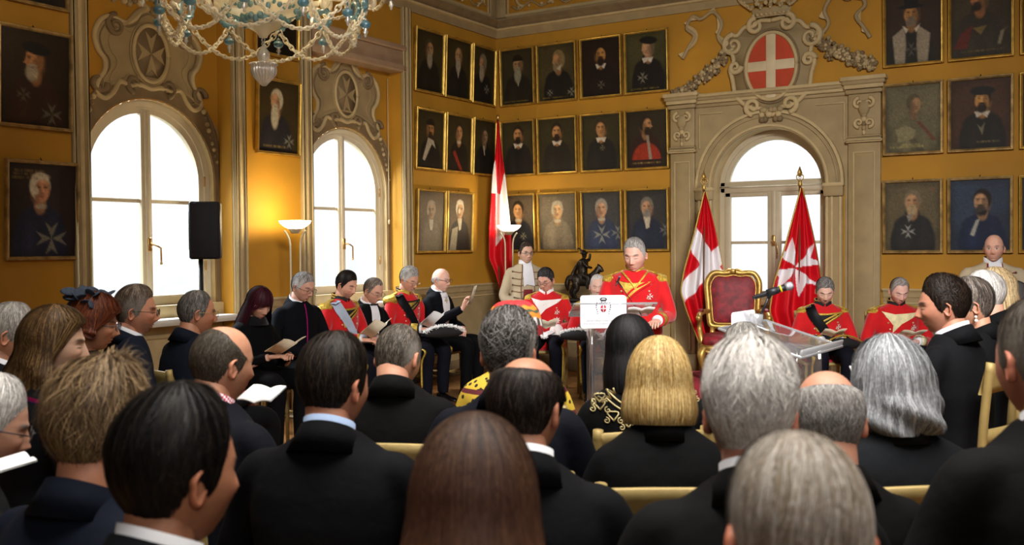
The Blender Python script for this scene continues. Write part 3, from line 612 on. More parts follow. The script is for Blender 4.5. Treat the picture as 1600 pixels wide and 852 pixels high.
labB = ['portrait of a grey-bearded man in dark cap, top row just right of the corner', 'portrait of a man in pale hood in profile, back wall top row', 'portrait of a bald dark-bearded man in white collar, back wall top row', 'portrait of a man in dark hat in profile, top row beside the garland', 'portrait of a dark-haired man, middle row, half behind the corner flag', 'portrait of a dark-haired man with pointed white collar, back wall middle row', 'portrait of a balding man with a small medal, back wall middle row', 'portrait of a man in red cape in profile, beside the stone pilaster', 'portrait of a young dark-haired man, bottom row, behind the floor lamp', 'faded brown portrait of a pale-haired man in grey robe, bottom row above the lady-in-drum corner', 'portrait of a blue-robed man with large white cross, above the bronze statue', 'portrait of a grey man in dark blue with white cravat, behind the speaker']
labB[9] = 'faded brown portrait of a pale-haired man, above and left of the bronze statue'
for i in range(12):
    r_, c_ = divmod(i, 4); zz = (R1, R2, R3)[r_]; uu = BWC[c_]; sp = dict(bg='#2a2512', seed=30+i); sp.update(specB[i]); portrait(TBW, uu[0], uu[1], zz[0], zz[1], labB[i], sp)
# back wall, right block
specR = [dict(bg='#2a1b0c', face=-.1, y=.42, x=-.05, hat='tall', hair='#3c3020', beard='#6c604c', bl=.05, skin='#a0703c', collar='fur', robe='#1c1a12', cross=[(-.05, -.6, .2, '#5c584a')]), dict(bg='#352c17', face=-.9, y=.6, x=-.05, hair='#52461f', skin='#a8703e', beard='#241a10', bl=.02, robe='#2c2716', shapes=[([(-.7, -.75), (-.5, -.3), (-.2, -.1), (-.35, -.75)], '#5a1f10'), ([(-.2, -.2), (.15, -.15), (.0, -.4)], '#6e5c2c'), ([(.42, -.7), (.5, -.35), (.68, -.25), (.6, -.3), (.5, -.7)], '#7a7058')], script=[(-.86, -.5, .6, '#6e5a2c')]), dict(bg='#2a2210', hair='#222', robe='#151208'),
         dict(bg='#565038', face=.8, y=.42, x=.05, hair='#4f4630', skin='#8a6a48', robe='#5c563c', hs=1.05, sash='#4e4834', shapes=[([(.1, -.1), (.2, -.08), (.65, -.66), (.55, -.7)], '#5e3a28'), ([(-.5, -.3), (-.2, -.2), (.1, -.35), (.0, -.6), (-.4, -.7)], '#7a7350')], script=[(-.86, -.65, .3, '#a59858'), (-.79, -.3, .2, '#a59858')]), dict(bg='#3a2413', face=-.2, y=.40, x=.05, hat='beret', hatc='#16190f', hair='#1c150c', beard='#20160c', bl=.06, skin='#b98648', collar='white', robe='#1b1710', shapes=[([(-.08, -.3), (.02, -.4), (.12, -.25), (.05, -.6)], '#6e6650')], script=[(-.82, -.1, .5, '#8c7c54')]), dict(bg='#3a2a14', robe='#1a1510', hair='#222'),
         dict(bg='#4e452f', face=-.2, y=.42, x=.0, hair='#6a5e48', skin='#a8805a', robe='#20201e', beard='#9a8560', bl=.06, shapes=[([(-.16, .02), (.02, .1), (-.05, -.1), (-.1, -.16)], '#7c766a')], cross=[(-.12, -.44, .2, '#a9a69c'), (.55, .76, .09, '#8a5a48')]), dict(bg='#25303f', face=-.5, y=.38, x=.05, hair='#1c140d', beard='#3a342c', bl=.1, skin='#a8805c', robe='#152038', shapes=[([(-.25, -.55), (-.1, -.15), (0, -.1), (-.15, -.6)], '#9a9a90'), ([(-.1, .05), (.2, .15), (.15, -.02)], '#1a1410')], script=[]), dict(bg='#2a2a2a', robe='#15151a', hair='#333')]
labR = ['portrait of a man in tall black hat and white fur collar, top right', 'dark portrait of a man with red cloak in profile, top far right', 'sliver of a dark portrait at the right edge, top row', 'faded grey portrait of a man in armour, right of the window, middle row', 'portrait of a man in dark beret and white collar, middle row far right', 'sliver of a dark portrait at the right edge, middle row', 'portrait of a black-mantled man with white cross, bottom row right of the window', 'blue portrait of a dark-haired bearded man, bottom row behind the page at right', 'sliver of a dark portrait at the right edge, bottom row']
RR = [(3.32, 4.06), (2.43, 3.15), (1.44, 2.18)]
for i in range(9):
    r_, c_ = divmod(i, 3); zz = RR[r_]; uu = RWC[c_]; sp = dict(seed=60+i); sp.update(specR[i]); portrait(TBW, uu[0], uu[1], zz[0], zz[1], labR[i], sp, worn=(r_ > 0 and c_ < 2), fw=.03)
# ================================================================= PROPS
def heading_m(p, rel, z=None):
    """matrix standing at p with local +Y pointing at heading rel (0 = away from the camera, 180 = towards it)"""
    return TR(p[0], p[1], p[2] if z is None else z)@RZ(math.radians(HEADING-rel-90))
def put(o, M):
    o.matrix_world = Matrix(M.tolist()); return o
def root_at(name, label, cat, p, rel, z=0., group=None):
    r = thing(name, label, cat, (p[0], p[1], z), math.radians(HEADING-rel-90), group); return r
# ---- chandelier
VG = glass_mat('milky_glass', (.96, .93, .86), .14, .08, .62, (.90, .85, .70))
VGC = glass_mat('clear_glass', (.97, .97, .95), .28, .05, .30, (.85, .84, .80))
BLUEG = glass_mat('aqua_glass', (.62, .80, .86), .2, .05, .5, (.30, .55, .64))
BEADB = glass_mat('aqua_bead_glass', (.5, .75, .85), .3, .04, .45, (.12, .38, .52))
def chandelier():
    c = at(412, 100, 6.0); c[2] = 0
    root = thing('chandelier', 'large cream and aqua blown-glass chandelier with swagged chains, hanging over the audience', 'chandelier', (c[0], c[1], ZC))
    H = lambda z: z-ZC
    zb = at(412, 128, 6.0)[2]
    k = MB(); k.lathe([(.012, H(5.58)), (.018, H(5.2)), (.03, H(4.9)), (.05, H(4.7)), (.03, H(4.5)), (.06, H(4.3)), (.09, H(4.1)), (.05, H(3.9)), (.04, H(3.5)), (.07, H(3.25))], 16); k.build('shaft', VGC, root)
    k = MB(); k.lathe([(.06, H(3.25)), (.20, H(3.14)), (.30, H(3.12)), (.33, H(3.15)), (.27, H(3.05)), (.22, H(2.995)), (.13, H(2.965)), (.12, H(2.96))], 40, ripple=20, ra=.02); k.build('bowl', VG, root)
    k = MB()
    for i in range(40):
        a = i*2*PI/40; k.ell((.22*math.cos(a), .22*math.sin(a), H(3.0+.02*math.sin(i*2.4))), (.016, .016, .022), 7, 5)
    k.build('aqua_ruffle', BLUEG, root); k = MB()
    for i in range(28):
        a = i*2*PI/28; k.ell((.125*math.cos(a), .125*math.sin(a), H(2.935+.012*math.sin(i*2.4))), (.02, .02, .026), 7, 5)
    k.build('aqua_ruffle', BLUEG, root)
    k = MB(); k.lathe([(.115, H(2.955)), (.118, H(2.92)), (.10, H(2.90)), (.05, H(2.87)), (.03, H(2.85)), (.024, H(2.835)), (.0, H(2.83))], 32, ripple=16, ra=.04); k.build('lower_cup', VG, root)
    k = MB(); k.torus(TR(0, 0, H(2.82))@RX(PI/2), .012, .004); k.torus(TR(0, 0, H(2.795))@RX(PI/2)@RY(PI/2), .012, .004)
    k.lathe([(.0, H(2.785)), (.015, H(2.78)), (.02, H(2.765)), (.036, H(2.745)), (.04, H(2.72)), (.03, H(2.695)), (.022, H(2.685))], 24, ripple=12, ra=.05)
    k.lathe([(.03, H(2.685)), (.078, H(2.676)), (.082, H(2.668)), (.068, H(2.660)), (.074, H(2.64)), (.070, H(2.615)), (.054, H(2.585)), (.030, H(2.56)), (.013, H(2.54)), (.006, H(zb+.01)), (.0, H(zb))], 96, ripple=22, ra=.10); k.build('ribbed_finial', VGC, root)
    n = 12; Rr = .62; phase = .12
    P = lambda a, r, z: np.array((r*math.cos(a), r*math.sin(a), H(z)))
    rz = []
    for i in range(n):
        a = phase+i*2*PI/n; zr = 3.075
        k = MB(); pts = catmull([P(a, .12, 3.28), P(a, .30, 3.16), P(a, .50, 3.14), P(a, .70, 3.26), P(a, .82, 3.42), P(a, .80, 3.55)], 6); k.tube(pts, .018+.004*np.sin(np.arange(len(pts))*1.6), 8)
        k.lathe([(.02, 0), (.07, .02), (.09, .05), (.06, .04), (.0, .03)], 16, P(a, .80, 3.53)); k.lathe([(.03, 0), (.03, .10), (.02, .14), (.0, .18)], 10, P(a, .80, 3.56))
        for q in range(5):
            b = a+(q-2)*.05; k.ell(P(b, .55+.06*q, 3.17+.03*(q % 2)), (.03, .03, .055), 7, 5)
        k.build('arm', VG, root)
        # downward curling leaf
        k = MB(); L_ = catmull([P(a+.13, .35, 3.2), P(a+.13, .52, 3.22), P(a+.13, .62, 3.14), P(a+.13, .60, 3.05)], 6); k.tube(L_, np.linspace(.035, .012, len(L_)), 8, flat=.4)
        for q in range(4): k.ell(P(a+.13, .58+.02*q, 3.18-.03*q), (.03, .03, .03), 7, 5)
        k.build('leaf', VG, root)
        k = MB(); k.torus(TR(*P(a, Rr, zr))@RZ(a)@RY(PI/2), .052, .018, 18, 7)
        for q in range(12):
            b = q*2*PI/12; p = P(a, Rr, zr)+np.array((-math.sin(a)*.062*math.cos(b), math.cos(a)*.062*math.cos(b), .062*math.sin(b))); k.ell(p, .016, 6, 4)
        k.build('ring', BLUEG, root); rz.append((a, zr-.06))
        k = MB(); p = P(a, Rr, zr-.07); k.tube([p, p-[0, 0, .05]], .005, 6); k.ell(p-[0, 0, .085], (.034, .034, .026), 12, 8); k.build('aqua_bead', BEADB, root)
        k = MB(); k.lathe([(0, -.045), (.012, -.05), (.012, -.06), (.008, -.062), (.008, -.105), (.014, -.113), (.01, -.119), (.018, -.132), (.006, -.146), (.009, -.155), (0, -.165)], 10, p); k.build('clear_bead', VGC, root)
        a2 = a+.26; k = MB(); p = P(a2, .80, 3.18); k.tube([p+[0, 0, .25], p], .004, 5); k.ell(p-[0, 0, .03], (.036, .036, .028), 12, 8); k.ell(p+[0, 0, .01], (.022, .022, .016), 8, 6); k.build('aqua_bead', BEADB, root)
        k = MB(); k.lathe([(0, -.055), (.014, -.07), (.01, -.077), (.018, -.09), (.006, -.104), (.009, -.112), (0, -.121)], 10, p); k.build('clear_bead', VGC, root)
    def chain(p, q, sag, links):
        k = MB(); t = np.linspace(0, 1, links+1); pts = p+(q-p)*t[:, None]; pts[:, 2] -= sag*(1-(2*t-1)**2)
        for i in range(links):
            d = pts[i+1]-pts[i]; l = np.linalg.norm(d); x = d/l; y = nrm(np.cross((0, 0, 1), x)); z = np.cross(x, y)
            if i % 2: y, z = z, -y
            k.torus(frame((pts[i]+pts[i+1])/2, x, y, z), l*.60, .0068, 10, 5, sx=1.12, sy=.72)
        k.build('chain', VG, root)
    for i in range(n):
        a, z = rz[i]; a2, _ = rz[(i+2) % n]; chain(P(a, Rr, z), P(a2, Rr, z), .225, 26)
    for i in range(n):
        a = phase+(i+.5)*2*PI/n; a2 = a+2*PI/n; chain(P(a, .80, 3.24), P(a2, .80, 3.24), .13, 16)
chandelier()
# ---- torchiere floor lamps
SHADE = mat('opal_shade', '#fff2d8', .4, 0, emit=2.2)
LAMPM = mat('lamp_brass', '#d9cfae', .35, .6)
def torchiere(px, d, label):
    p = at(px, 350, d); root = root_at('floor_lamp', label, 'floor lamp', p, 180)
    k = MB(); k.lathe([(.0, .0), (.15, .0), (.15, .015), (.13, .025), (.03, .035), (.0, .04)], 28); k.build('base', LAMPM, root)
    k = MB()
    for e in (-1, 1): k.tube(catmull([(e*.045, 0, .03), (e*.045, 0, .8), (e*.045, 0, 1.45), (e*.05, 0, 1.60), (e*.075, 0, 1.67), (e*.10, 0, 1.70)], 8), .010, 8)
    k.tube([(0, 0, .03), (0, 0, .2)], .014, 8); k.build('pole', LAMPM, root)
    k = MB(); k.lathe([(.035, 1.675), (.045, 1.69), (.05, 1.70), (.07, 1.715), (.0, 1.72)], 24); k.build('shade_holder', LAMPM, root)
    k = MB(); k.lathe([(.0, 1.71), (.05, 1.712), (.10, 1.735), (.135, 1.765), (.148, 1.79), (.142, 1.792), (.125, 1.77), (.09, 1.745), (.0, 1.735)], 32); k.build('glass_shade', SHADE, root)
    return np.array((p[0], p[1], 1.86))
TORCH = [torchiere(461, 8.95, 'lit brass floor lamp with opal bowl shade, between the arched windows'), torchiere(795, 11.7, 'lit floor lamp with opal bowl shade beside the corner flag')]
# ---- loudspeaker on a pole
def loudspeaker():
    p = at(319, 360, 7.45); root = root_at('loudspeaker', 'black rectangular loudspeaker in front of the left arched window', 'loudspeaker', p, 168, p[2])
    w, h = .225, .44; BK = mat('speaker_shell', '#14151a', .55, 0, .1, 30, .1, 200); GRL = mat('speaker_grille', '#15161c', .75, 0, .2, 300, .5, 400)
    k = MB(); k.box((0, -.12, 0), (w, .24, h), .012); k.build('cabinet', BK, root)
    k = MB(); k.box((0, .004, 0), (w-.018, .014, h-.018), .008); k.build('grille', GRL, root)
    k = MB(); k.box((w/2+.004, -.1, 0), (.012, .05, .3), .004); k.build('bracket', mat('speaker_bracket', '#6c5a48', .5), root)
    s = root_at('speaker_stand', 'thin black pole stand carrying the loudspeaker', 'stand', p-np.array((0.0, 0, 0)), 168)
    k = MB(); k.tube([(.04, -.12, .02), (.04, -.12, p[2]-h/2)], .018, 12); k.build('pole', BK, s)
    for q in range(3):
        a = q*2.1+.4; k = MB(); k.tube([(.04, -.12, .62), (.04+.38*math.cos(a), -.12+.38*math.sin(a), .012)], .011, 8); k.build('leg', BK, s)
loudspeaker()
# ---- flags
FLG = mat('flag_satin', '#ffffff', .45, 0, 0, attr=True, bump=.05, bscale=90, spec=.25)
RED, WHT = np.array(lin('#c8101e')), np.array(lin('#e8e6ea'))
def in_poly(x, y, P):
    P = np.asarray(P, float); ins = np.zeros(x.shape, bool); n = len(P)
    for i in range(n):
        a, b = P[i], P[(i+1) % n]
        if abs(b[1]-a[1]) < 1e-12: continue
        ins ^= ((a[1] > y) != (b[1] > y)) & (x < (b[0]-a[0])*(y-a[1])/(b[1]-a[1])+a[0])
    return ins
def flag(name, label, px, py, d, prof, pattern, fringe=True, finial=True, fold=3.2):
    top = at(px, py, d); root = root_at(name, label, 'flag', top, 180)
    zt = top[2]; ns, nt = 110, 170
    tt = np.array([p[0] for p in prof]); L_ = np.array([p[1] for p in prof]); R_ = np.array([p[2] for p in prof])
    t = np.linspace(0, tt[-1], nt); l = np.interp(t, tt, L_); r = np.interp(t, tt, R_)
    ker = np.ones(9)/9; pad = lambda a: np.convolve(np.r_[np.full(4, a[0]), a, np.full(4, a[-1])], ker, 'valid'); l, r = pad(l), pad(r)
    s = np.linspace(0, 1, ns); S, T_ = np.meshgrid(s, t, indexing='ij'); X = l[None]+(r-l)[None]*S
    # picture-x = -local x when facing the camera
    amp = .012+.05*np.clip(T_/1.2, 0, 1); Y = amp*np.sin(S*PI*2*fold+1.2+T_*.7)+.03*np.sin(S*PI*2*1.3+.4)*np.clip(T_, 0, 1)-.09*(S-.45)**2*4*np.clip(T_, 0, 1)
    Z = zt-T_-.03*np.abs(S-.5)*0
    P = np.stack([-X, Y+.05, Z], -1); w = pattern(X, -T_); col = np.where(w[..., None], WHT, RED)
    k = MB(); k.grid(P, col=col); k.build('cloth', FLG, root)
    if fringe:
        for i in (0, -1):
            e = MB(); e.tube(P[i], .009, 6); e.build('gold_fringe', GOLDP, root)
        e = MB(); e.tube(P[:, -1], .009, 6); e.build('gold_fringe', GOLDP, root)
    k = MB(); k.tube([(0, 0, .02), (0, 0, zt+.02)], .014, 10); k.build('pole', mat('pole_wood', '#5c3a1c', .4), root)
    k = MB(); k.lathe([(.0, 0), (.16, 0), (.16, .03), (.1, .06), (.04, .08), (.03, .14), (.0, .14)], 24); k.build('base', GOLD, root)
    if finial:
        k = MB(); z = zt+.02; k.lathe([(.02, z), (.024, z+.02), (.014, z+.035), (.02, z+.05), (.008, z+.06), (.0, z+.06)], 14)
        for e in (-1, 1): k.tube(catmull([(0, 0, z+.05), (e*.03, 0, z+.075), (e*.035, 0, z+.105), (e*.012, 0, z+.125)], 6), .006, 6)
        k.prism([(-.022, .11), (-.026, .14), (0, .21), (.026, .14), (.022, .11), (0, .095)], frame((0, -.005, z), (1, 0, 0), (0, 0, 1), (0, -1, 0)), .01)
        k.torus(TR(0, 0, z+.088)@RX(PI/2), .012, .004, 12, 5); k.build('spear_finial', GOLD, root)
    else:
        k = MB(); k.ell((0, 0, zt+.05), (.025, .025, .035), 12, 8); k.build('finial', GOLD, root)
def ln(px, ap, s): return ((px[0]-ap[0])/s, -(px[1]-ap[1])/s)
def pat_latin(x, z):
    s = 144.; c = (.05, -.79); o = np.zeros(x.shape, bool)
    for d, w in (((.50, -.865), .088), ((.70, .71), .084)): o |= np.abs((x-c[0])*d[1]-(z-c[1])*d[0]) < w
    return o
def pat_malta(x, z):
    o = np.zeros(x.shape, bool)
    for arm in maltese(.285, .44, .66, math.radians(30)): o |= in_poly(x, z, np.array(arm)+[-.054, -.82])
    return o
def pat_corner(x, z):
    ap = (778, 190); s = 126.; P = [ln(q, ap, s) for q in ((781, 302), (786, 272), (794, 262), (803, 352), (787, 364), (773, 382), (774, 300))]
    Q = [ln(q, ap, s) for q in ((767, 262), (774, 250), (776, 300), (766, 300))]
    return in_poly(x, z, P) | in_poly(x, z, Q)
flag('standing_flag', 'red standing flag with plain white cross and gilt spear tip, left of the throne', 1100, 300, 10.5, [(0, -.008, .008), (.43, -.11, .125), (.85, -.225, .21), (1.07, -.262, .222), (1.3, -.19, .22), (1.62, -.06, .20), (1.85, .02, .16)], pat_latin)
flag('standing_flag', 'red standing flag with white eight-pointed cross, right of the throne before the window', 1250, 294, 10.1, [(0, -.008, .008), (.59, -.165, .155), (1.0, -.285, .24), (1.27, -.325, .25), (1.5, -.24, .24), (1.7, -.14, .2), (1.85, -.06, .14)], pat_malta)
flag('corner_flag', 'tall red and white flag drooping from its pole in the room corner', 778, 190, 11.95, [(0, -.008, .008), (.4, -.035, .05), (.67, -.075, .085), (1.27, -.118, .145), (1.67, -.125, .16), (1.83, -.05, .165), (2.1, .02, .10)], pat_corner, False, False, 1.6)
# ---- throne on its carpeted dais
DAM = mat('red_damask', '#7c1420', .6, 0, .55, 16, .15, 60)
tp = at(1146, 470, 10.0)
k = MB(); k.box((0, 0, .09), (1.0, 1.0, .18), .02); o = k.build('carpeted_dais', mat('red_carpet', '#8c2430', .95, 0, .15, 60, .3, 300)); put(o, heading_m(tp, 192, 0)); tag(o, 'low dais covered in dull red carpet under the throne', 'dais')
def throne():
    root = root_at('throne_chair', 'gilded throne armchair upholstered in dark red damask, empty, between the two flags', 'armchair', tp, 192, .18)
    w, h0, h1 = .27, .50, 1.06; yb = -.26
    def backpt(x, z): return np.array((x, yb-.12*(z-.45), z))
    half = [(0, h1+.015), (.08, h1), (.18, h1+.005), (.235, h1-.03), (w, h1-.12), (w-.012, h1-.3), (w-.025, h0+.08), (w-.05, h0+.01), (.1, h0), (0, h0)]
    full = catmull(half+[(-x, z) for x, z in half[-2:0:-1]], 5, True)
    k = MB(); k.tube([backpt(x, z) for x, z in full], .03, 10, closed=True)
    k.tube([backpt(x*.86, (z-.78)*.88+.78)+[0, .022, 0] for x, z in full], .010, 6, closed=True)
    for e in (-1, 1): k.tube(catmull([backpt(0, h1+.02), backpt(e*.05, h1+.035), backpt(e*.1, h1+.01)], 6)+[0, .02, 0], .014, 6)
    k.ell(backpt(0, h1+.02)+[0, .03, 0], (.035, .015, .028), 10, 8)
    for e in (-1, 1): k.tube([backpt(e*.21, h0), backpt(e*.22, .36)], .026, 8)
    k.build('back_frame', GOLD, root)
    k = MB(); c = np.array([backpt(0, .78)]); n = len(full); rings = []
    for sc_, off in ((.9, -.02), (.9, .012), (.8, .03), (.5, .042), (.02, .045)): rings.append([backpt(x*sc_, (z-.78)*sc_+.78)+[0, off, 0] for x, z in full])
    k.loft(rings); k.build('back_upholstery', DAM, root)
    k = MB(); rings = []
    a = np.linspace(0, 2*PI, 40, endpoint=False)
    def sq(rx, ry, z, p=.35): return np.stack([rx*np.sign(np.cos(a))*np.abs(np.cos(a))**p, .02+ry*np.sign(np.sin(a))*np.abs(np.sin(a))**p, np.full(40, z)], -1)
    k.loft([sq(.31, .28, .35), sq(.315, .285, .39), sq(.30, .27, .435), sq(.2, .18, .455)]); k.build('seat', DAM, root)
    k = MB()
    k.loft([sq(.325, .295, .30), sq(.335, .305, .31), sq(.335, .305, .34), sq(.32, .29, .355)])
    for e in (-1, 1): k.tube(catmull([(0, .315, .285), (e*.06, .32, .30), (e*.16, .315, .27), (e*.28, .30, .30)], 6), .018, 8)
    k.ell((0, .325, .30), (.04, .015, .03), 10, 8); k.build('seat_rail', GOLD, root)
    for e in (-1, 1):
        k = MB(); k.tube(catmull([backpt(e*.25, .66), (e*.30, -.12, .665), (e*.33, .05, .655), (e*.34, .14, .645), (e*.345, .19, .62), (e*.34, .165, .60)], 7), np.r_[np.linspace(.024, .030, 29), np.linspace(.03, .02, 7)], 10)
        k.tube(catmull([(e*.335, .10, .64), (e*.34, .06, .52), (e*.325, .10, .42), (e*.31, .12, .33)], 7), .024, 10); k.build('armrest', GOLD, root)
        k = MB(); k.ell((e*.325, .0, .685), (.03, .1, .02), 10, 8); k.build('arm_pad', DAM, root)
        for yy, s in ((.27, 1), (-.24, -1)):
            k = MB(); k.tube(catmull([(e*.29, yy, .32), (e*.32, yy+s*.03, .25), (e*.30, yy+s*.015, .14), (e*.285, yy, .06), (e*.30, yy+s*.03, .02)], 7), np.interp(np.linspace(0, 1, 29), [0, .2, .6, .85, 1], [.04, .042, .024, .018, .026]), 10); k.build('leg', GOLD, root)
throne()
# ---- bronze rider on a gilt console against the back wall
BRZ = mat('bronze', '#2b241c', .42, .7, .3, 18, .2, 60)
def statue():
    p = at(905, 430, 11.3); p[1] = -.42
    c = thing('console_table', 'dark gilt console table behind the seated knights, under the bronze rider', 'console table', (p[0], p[1], 0))
    k = MB(); k.box((0, 0, .86), (.9, .42, .05), .01); k.build('table_top', mat('dark_marble', '#241c16', .3, 0, .3, 8), c)
    k = MB(); k.box((0, 0, .78), (.84, .38, .11), .01); k.build('apron', GOLD, c)
    for x in (-.36, .36):
        for y in (-.14, .14):
            k = MB(); k.tube(catmull([(x, y, .76), (x*1.08, y, .6), (x*.9, y, .3), (x, y, .04)], 6), np.linspace(.04, .025, 19), 8); k.build('leg', GOLD, c)
    z0 = .885; ztop = WB(905, 388, p[1])[2]; s = (ztop-z0)/.60
    root = thing('bronze_statue', 'small dark bronze statue of a rider on a prancing horse, below the portraits', 'statue', (p[0], p[1], z0), math.radians(22))
    k = MB(); k.T = SC(s, s, s); k.box((0, 0, .02), (.34, .17, .04), .01); k.build('plinth', BRZ, root)
    k = MB(); k.T = SC(s, s, s)
    k.ell((0, 0, .24), (.12, .062, .068), 16, 10); k.ell((-.085, 0, .25), (.062, .06, .065), 14, 10); k.ell((.085, 0, .26), (.055, .055, .065), 14, 10)
    k.tube(catmull([(.09, 0, .27), (.14, -.01, .33), (.165, -.01, .385)], 5), np.linspace(.055, .03, 11), 10); k.tube([(.155, -.01, .40), (.19, -.015, .37), (.215, -.02, .335)], [.03, .026, .018], 10)
    for e in (-1, 1): k.tube([(.155, -.01+e*.012, .41), (.158, -.01+e*.014, .435)], [.01, .004], 6)
    k.tube(catmull([(-.1, .03, .22), (-.12, .035, .15), (-.15, .035, .11), (-.13, .035, .045)], 5), np.linspace(.042, .014, 16), 8); k.tube(catmull([(-.09, -.03, .22), (-.075, -.035, .15), (-.105, -.035, .1), (-.085, -.035, .045)], 5), np.linspace(.042, .014, 16), 8)
    k.tube(catmull([(.09, .03, .23), (.11, .035, .15), (.10, .035, .10), (.10, .035, .045)], 5), np.linspace(.032, .013, 16), 8); k.tube(catmull([(.095, -.03, .23), (.145, -.035, .19), (.15, -.035, .13), (.12, -.035, .10)], 5), np.linspace(.032, .013, 16), 8)
    for x, y in ((-.13, .035), (-.085, -.035), (.10, .035), (.12, -.035)): k.ell((x, y, .048 if x != .12 else .098), (.018, .015, .012), 8, 6)
    k.tube(catmull([(-.13, 0, .28), (-.175, 0, .27), (-.19, 0, .19), (-.18, 0, .12)], 6), np.r_[np.linspace(.016, .03, 12), np.linspace(.03, .008, 7)], 8)
    # rider
    k.tube(catmull([(-.015, 0, .29), (-.01, 0, .38), (-.005, 0, .45), (0, 0, .485)], 5), [.05, .052, .054, .056, .055, .054, .056, .058, .06, .058, .056, .052, .046, .036, .026, .022], 12); k.ell((.005, 0, .52), (.03, .026, .036), 12, 8)
    k.ell((.002, 0, .545), (.05, .045, .012), 12, 6); k.ell((-.002, 0, .555), (.03, .028, .03), 12, 8); k.tube(catmull([(-.02, 0, .56), (-.05, .0, .60), (-.08, .0, .585)], 5), np.linspace(.014, .008, 11), 6)
    for e in (-1, 1): k.tube(catmull([(0, e*.045, .30), (.06, e*.072, .26), (.045, e*.075, .18), (.06, e*.075, .15)], 5), np.linspace(.035, .016, 16), 8)
    k.tube(catmull([(0, -.05, .455), (.04, -.085, .40), (.1, -.06, .38)], 5), np.linspace(.024, .014, 11), 8); k.tube(catmull([(0, .05, .455), (.05, .09, .47), (.06, .10, .54)], 5), np.linspace(.024, .014, 11), 8)
    k.tube(catmull([(-.03, 0, .47), (-.08, .02, .40), (-.12, .02, .31), (-.14, .02, .24)], 5), np.linspace(.03, .055, 16), 10, flat=.5)
    me = remesh(k, .009*s, 2); me.materials.append(BRZ); link('horse_and_rider', me, root)
statue()
# ---- clear lecterns with microphones
ACR = glass_mat('acrylic', (.97, .975, .98), .10, .03, .05, (.8, .84, .88))
ACRE = glass_mat('acrylic_edge', (.85, .87, .89), .3, .1, .35, (.82, .85, .88))
PLQ = mat('plaque_white', '#dfe2ea', .45, 0)
INK = mat('print_grey', '#3c3c42', .7); INKR = mat('print_red', '#c02030', .7); INKL = mat('print_pale', '#8a8a92', .7)
MICB = mat('mic_black', '#101114', .45); MICG = mat('mic_mesh', '#9a9aa2', .4, .7, .3, 250, .5, 300); MICY = mat('mic_ring_yellow', '#d8b800', .5); MICC = mat('mic_collar', '#1c1c20', .5, .3)
def rounded(w, h, r, n=6):
    o = []
    for cx, cy, a0 in ((w/2-r, h/2-r, 0), (-w/2+r, h/2-r, PI/2), (-w/2+r, -h/2+r, PI), (w/2-r, -h/2+r, 1.5*PI)):
        for a in np.linspace(a0, a0+PI/2, n): o.append((cx+r*math.cos(a), cy+r*math.sin(a)))
    return o
def lectern(label, p, rel, top_z, pw, ph, printed, xo=0.):
    root = root_at('acrylic_lectern', label, 'lectern', p, rel)
    k = MB(); k.box((0, .19, top_z/2+.02), (.36, .012, top_z-.06), .003); k.build('front_panel', ACR, root)
    for e in (-1, 1): k = MB(); k.box((e*.174, .02, top_z/2+.0), (.012, .33, top_z-.1), .003); k.build('side_panel', ACR, root)
    k = MB(); k.box((0, 0, .012), (.5, .45, .024), .006); k.build('base', ACR, root)
    M = TR(0, .0, top_z)@RX(math.radians(16))
    k = MB(); k.T = M; k.box((0, 0, 0), (.62, .44, .012), .003); k.build('top_shelf', ACR, root)
    k = MB(); k.T = M
    for e in (-1, 1): k.box((e*.309, 0, 0), (.004, .44, .013), .001); k.box((0, e*.219, 0), (.62, .004, .013), .001)
    k.box((0, -.21, .02), (.62, .012, .03), .003); k.build('shelf_edge', ACRE, root)
    zc = top_z+.0; yf = .205
    T = frame((xo, yf, zc), (-1, 0, 0), (0, 0, 1), (0, 1, 0))
    k = MB(); k.prism(rounded(pw, ph, .022), T, .006); pl = k.build('plaque', PLQ, root, smooth=False)
    if printed:
        q = MB(); S = frame((xo, yf+.0065, zc), (-1, 0, 0), (0, 0, 1), (0, 1, 0)); s = pw/.343
        for t, sz, yy in (('Sovrano Militare Ordine Ospedaliero', .0165*s, -.072), ('di San Giovanni di Gerusalemme di Rodi e di Malta', .0143*s, -.092)):
            V, f = text_mesh(t, sz, S@TR(0, yy, 0)); q.add(V, f)
        q.build('plaque_text', INK, pl, smooth=False)
        e = MB(); S0 = S; S = S@TR(0, .012, 0)@SC(1.4, 1.4, 1); E_ = lambda x, y, r, m=0: e.ell(apply(S, [(x, y, 0)])[0], (r*1.4, .0012, r*1.7), 8, 6, m)
        for i in range(7): E_(.018*math.cos(PI*i/6)*.9, .056+.008*math.sin(PI*i/6), .0036)
        e.prism([(-.014, .046), (.014, .046), (.016, .056), (-.016, .056)], S, .0015, 0)
        for i in range(6):
            for x in (-1, 1): E_(x*(.034+.004*math.sin(i)), .036-.011*i, .004-.0003*i)
        for i in range(5): E_((i-2)*.009, .036+.004*(i % 2), .0032)
        a = np.linspace(0, 2*PI, 20, endpoint=False); e.prism(np.c_[.0155*np.cos(a), .008+.02*np.sin(a)], S, .0012, 1)
        e.prism([(-.003, -.012), (.003, -.012), (.003, .028), (-.003, .028)], S, .002, 2); e.prism([(-.0155, .005), (.0155, .005), (.0155, .011), (-.0155, .011)], S, .002, 2)
        e.build('plaque_crest', [INK, INKR, PLQ], pl)
    return root
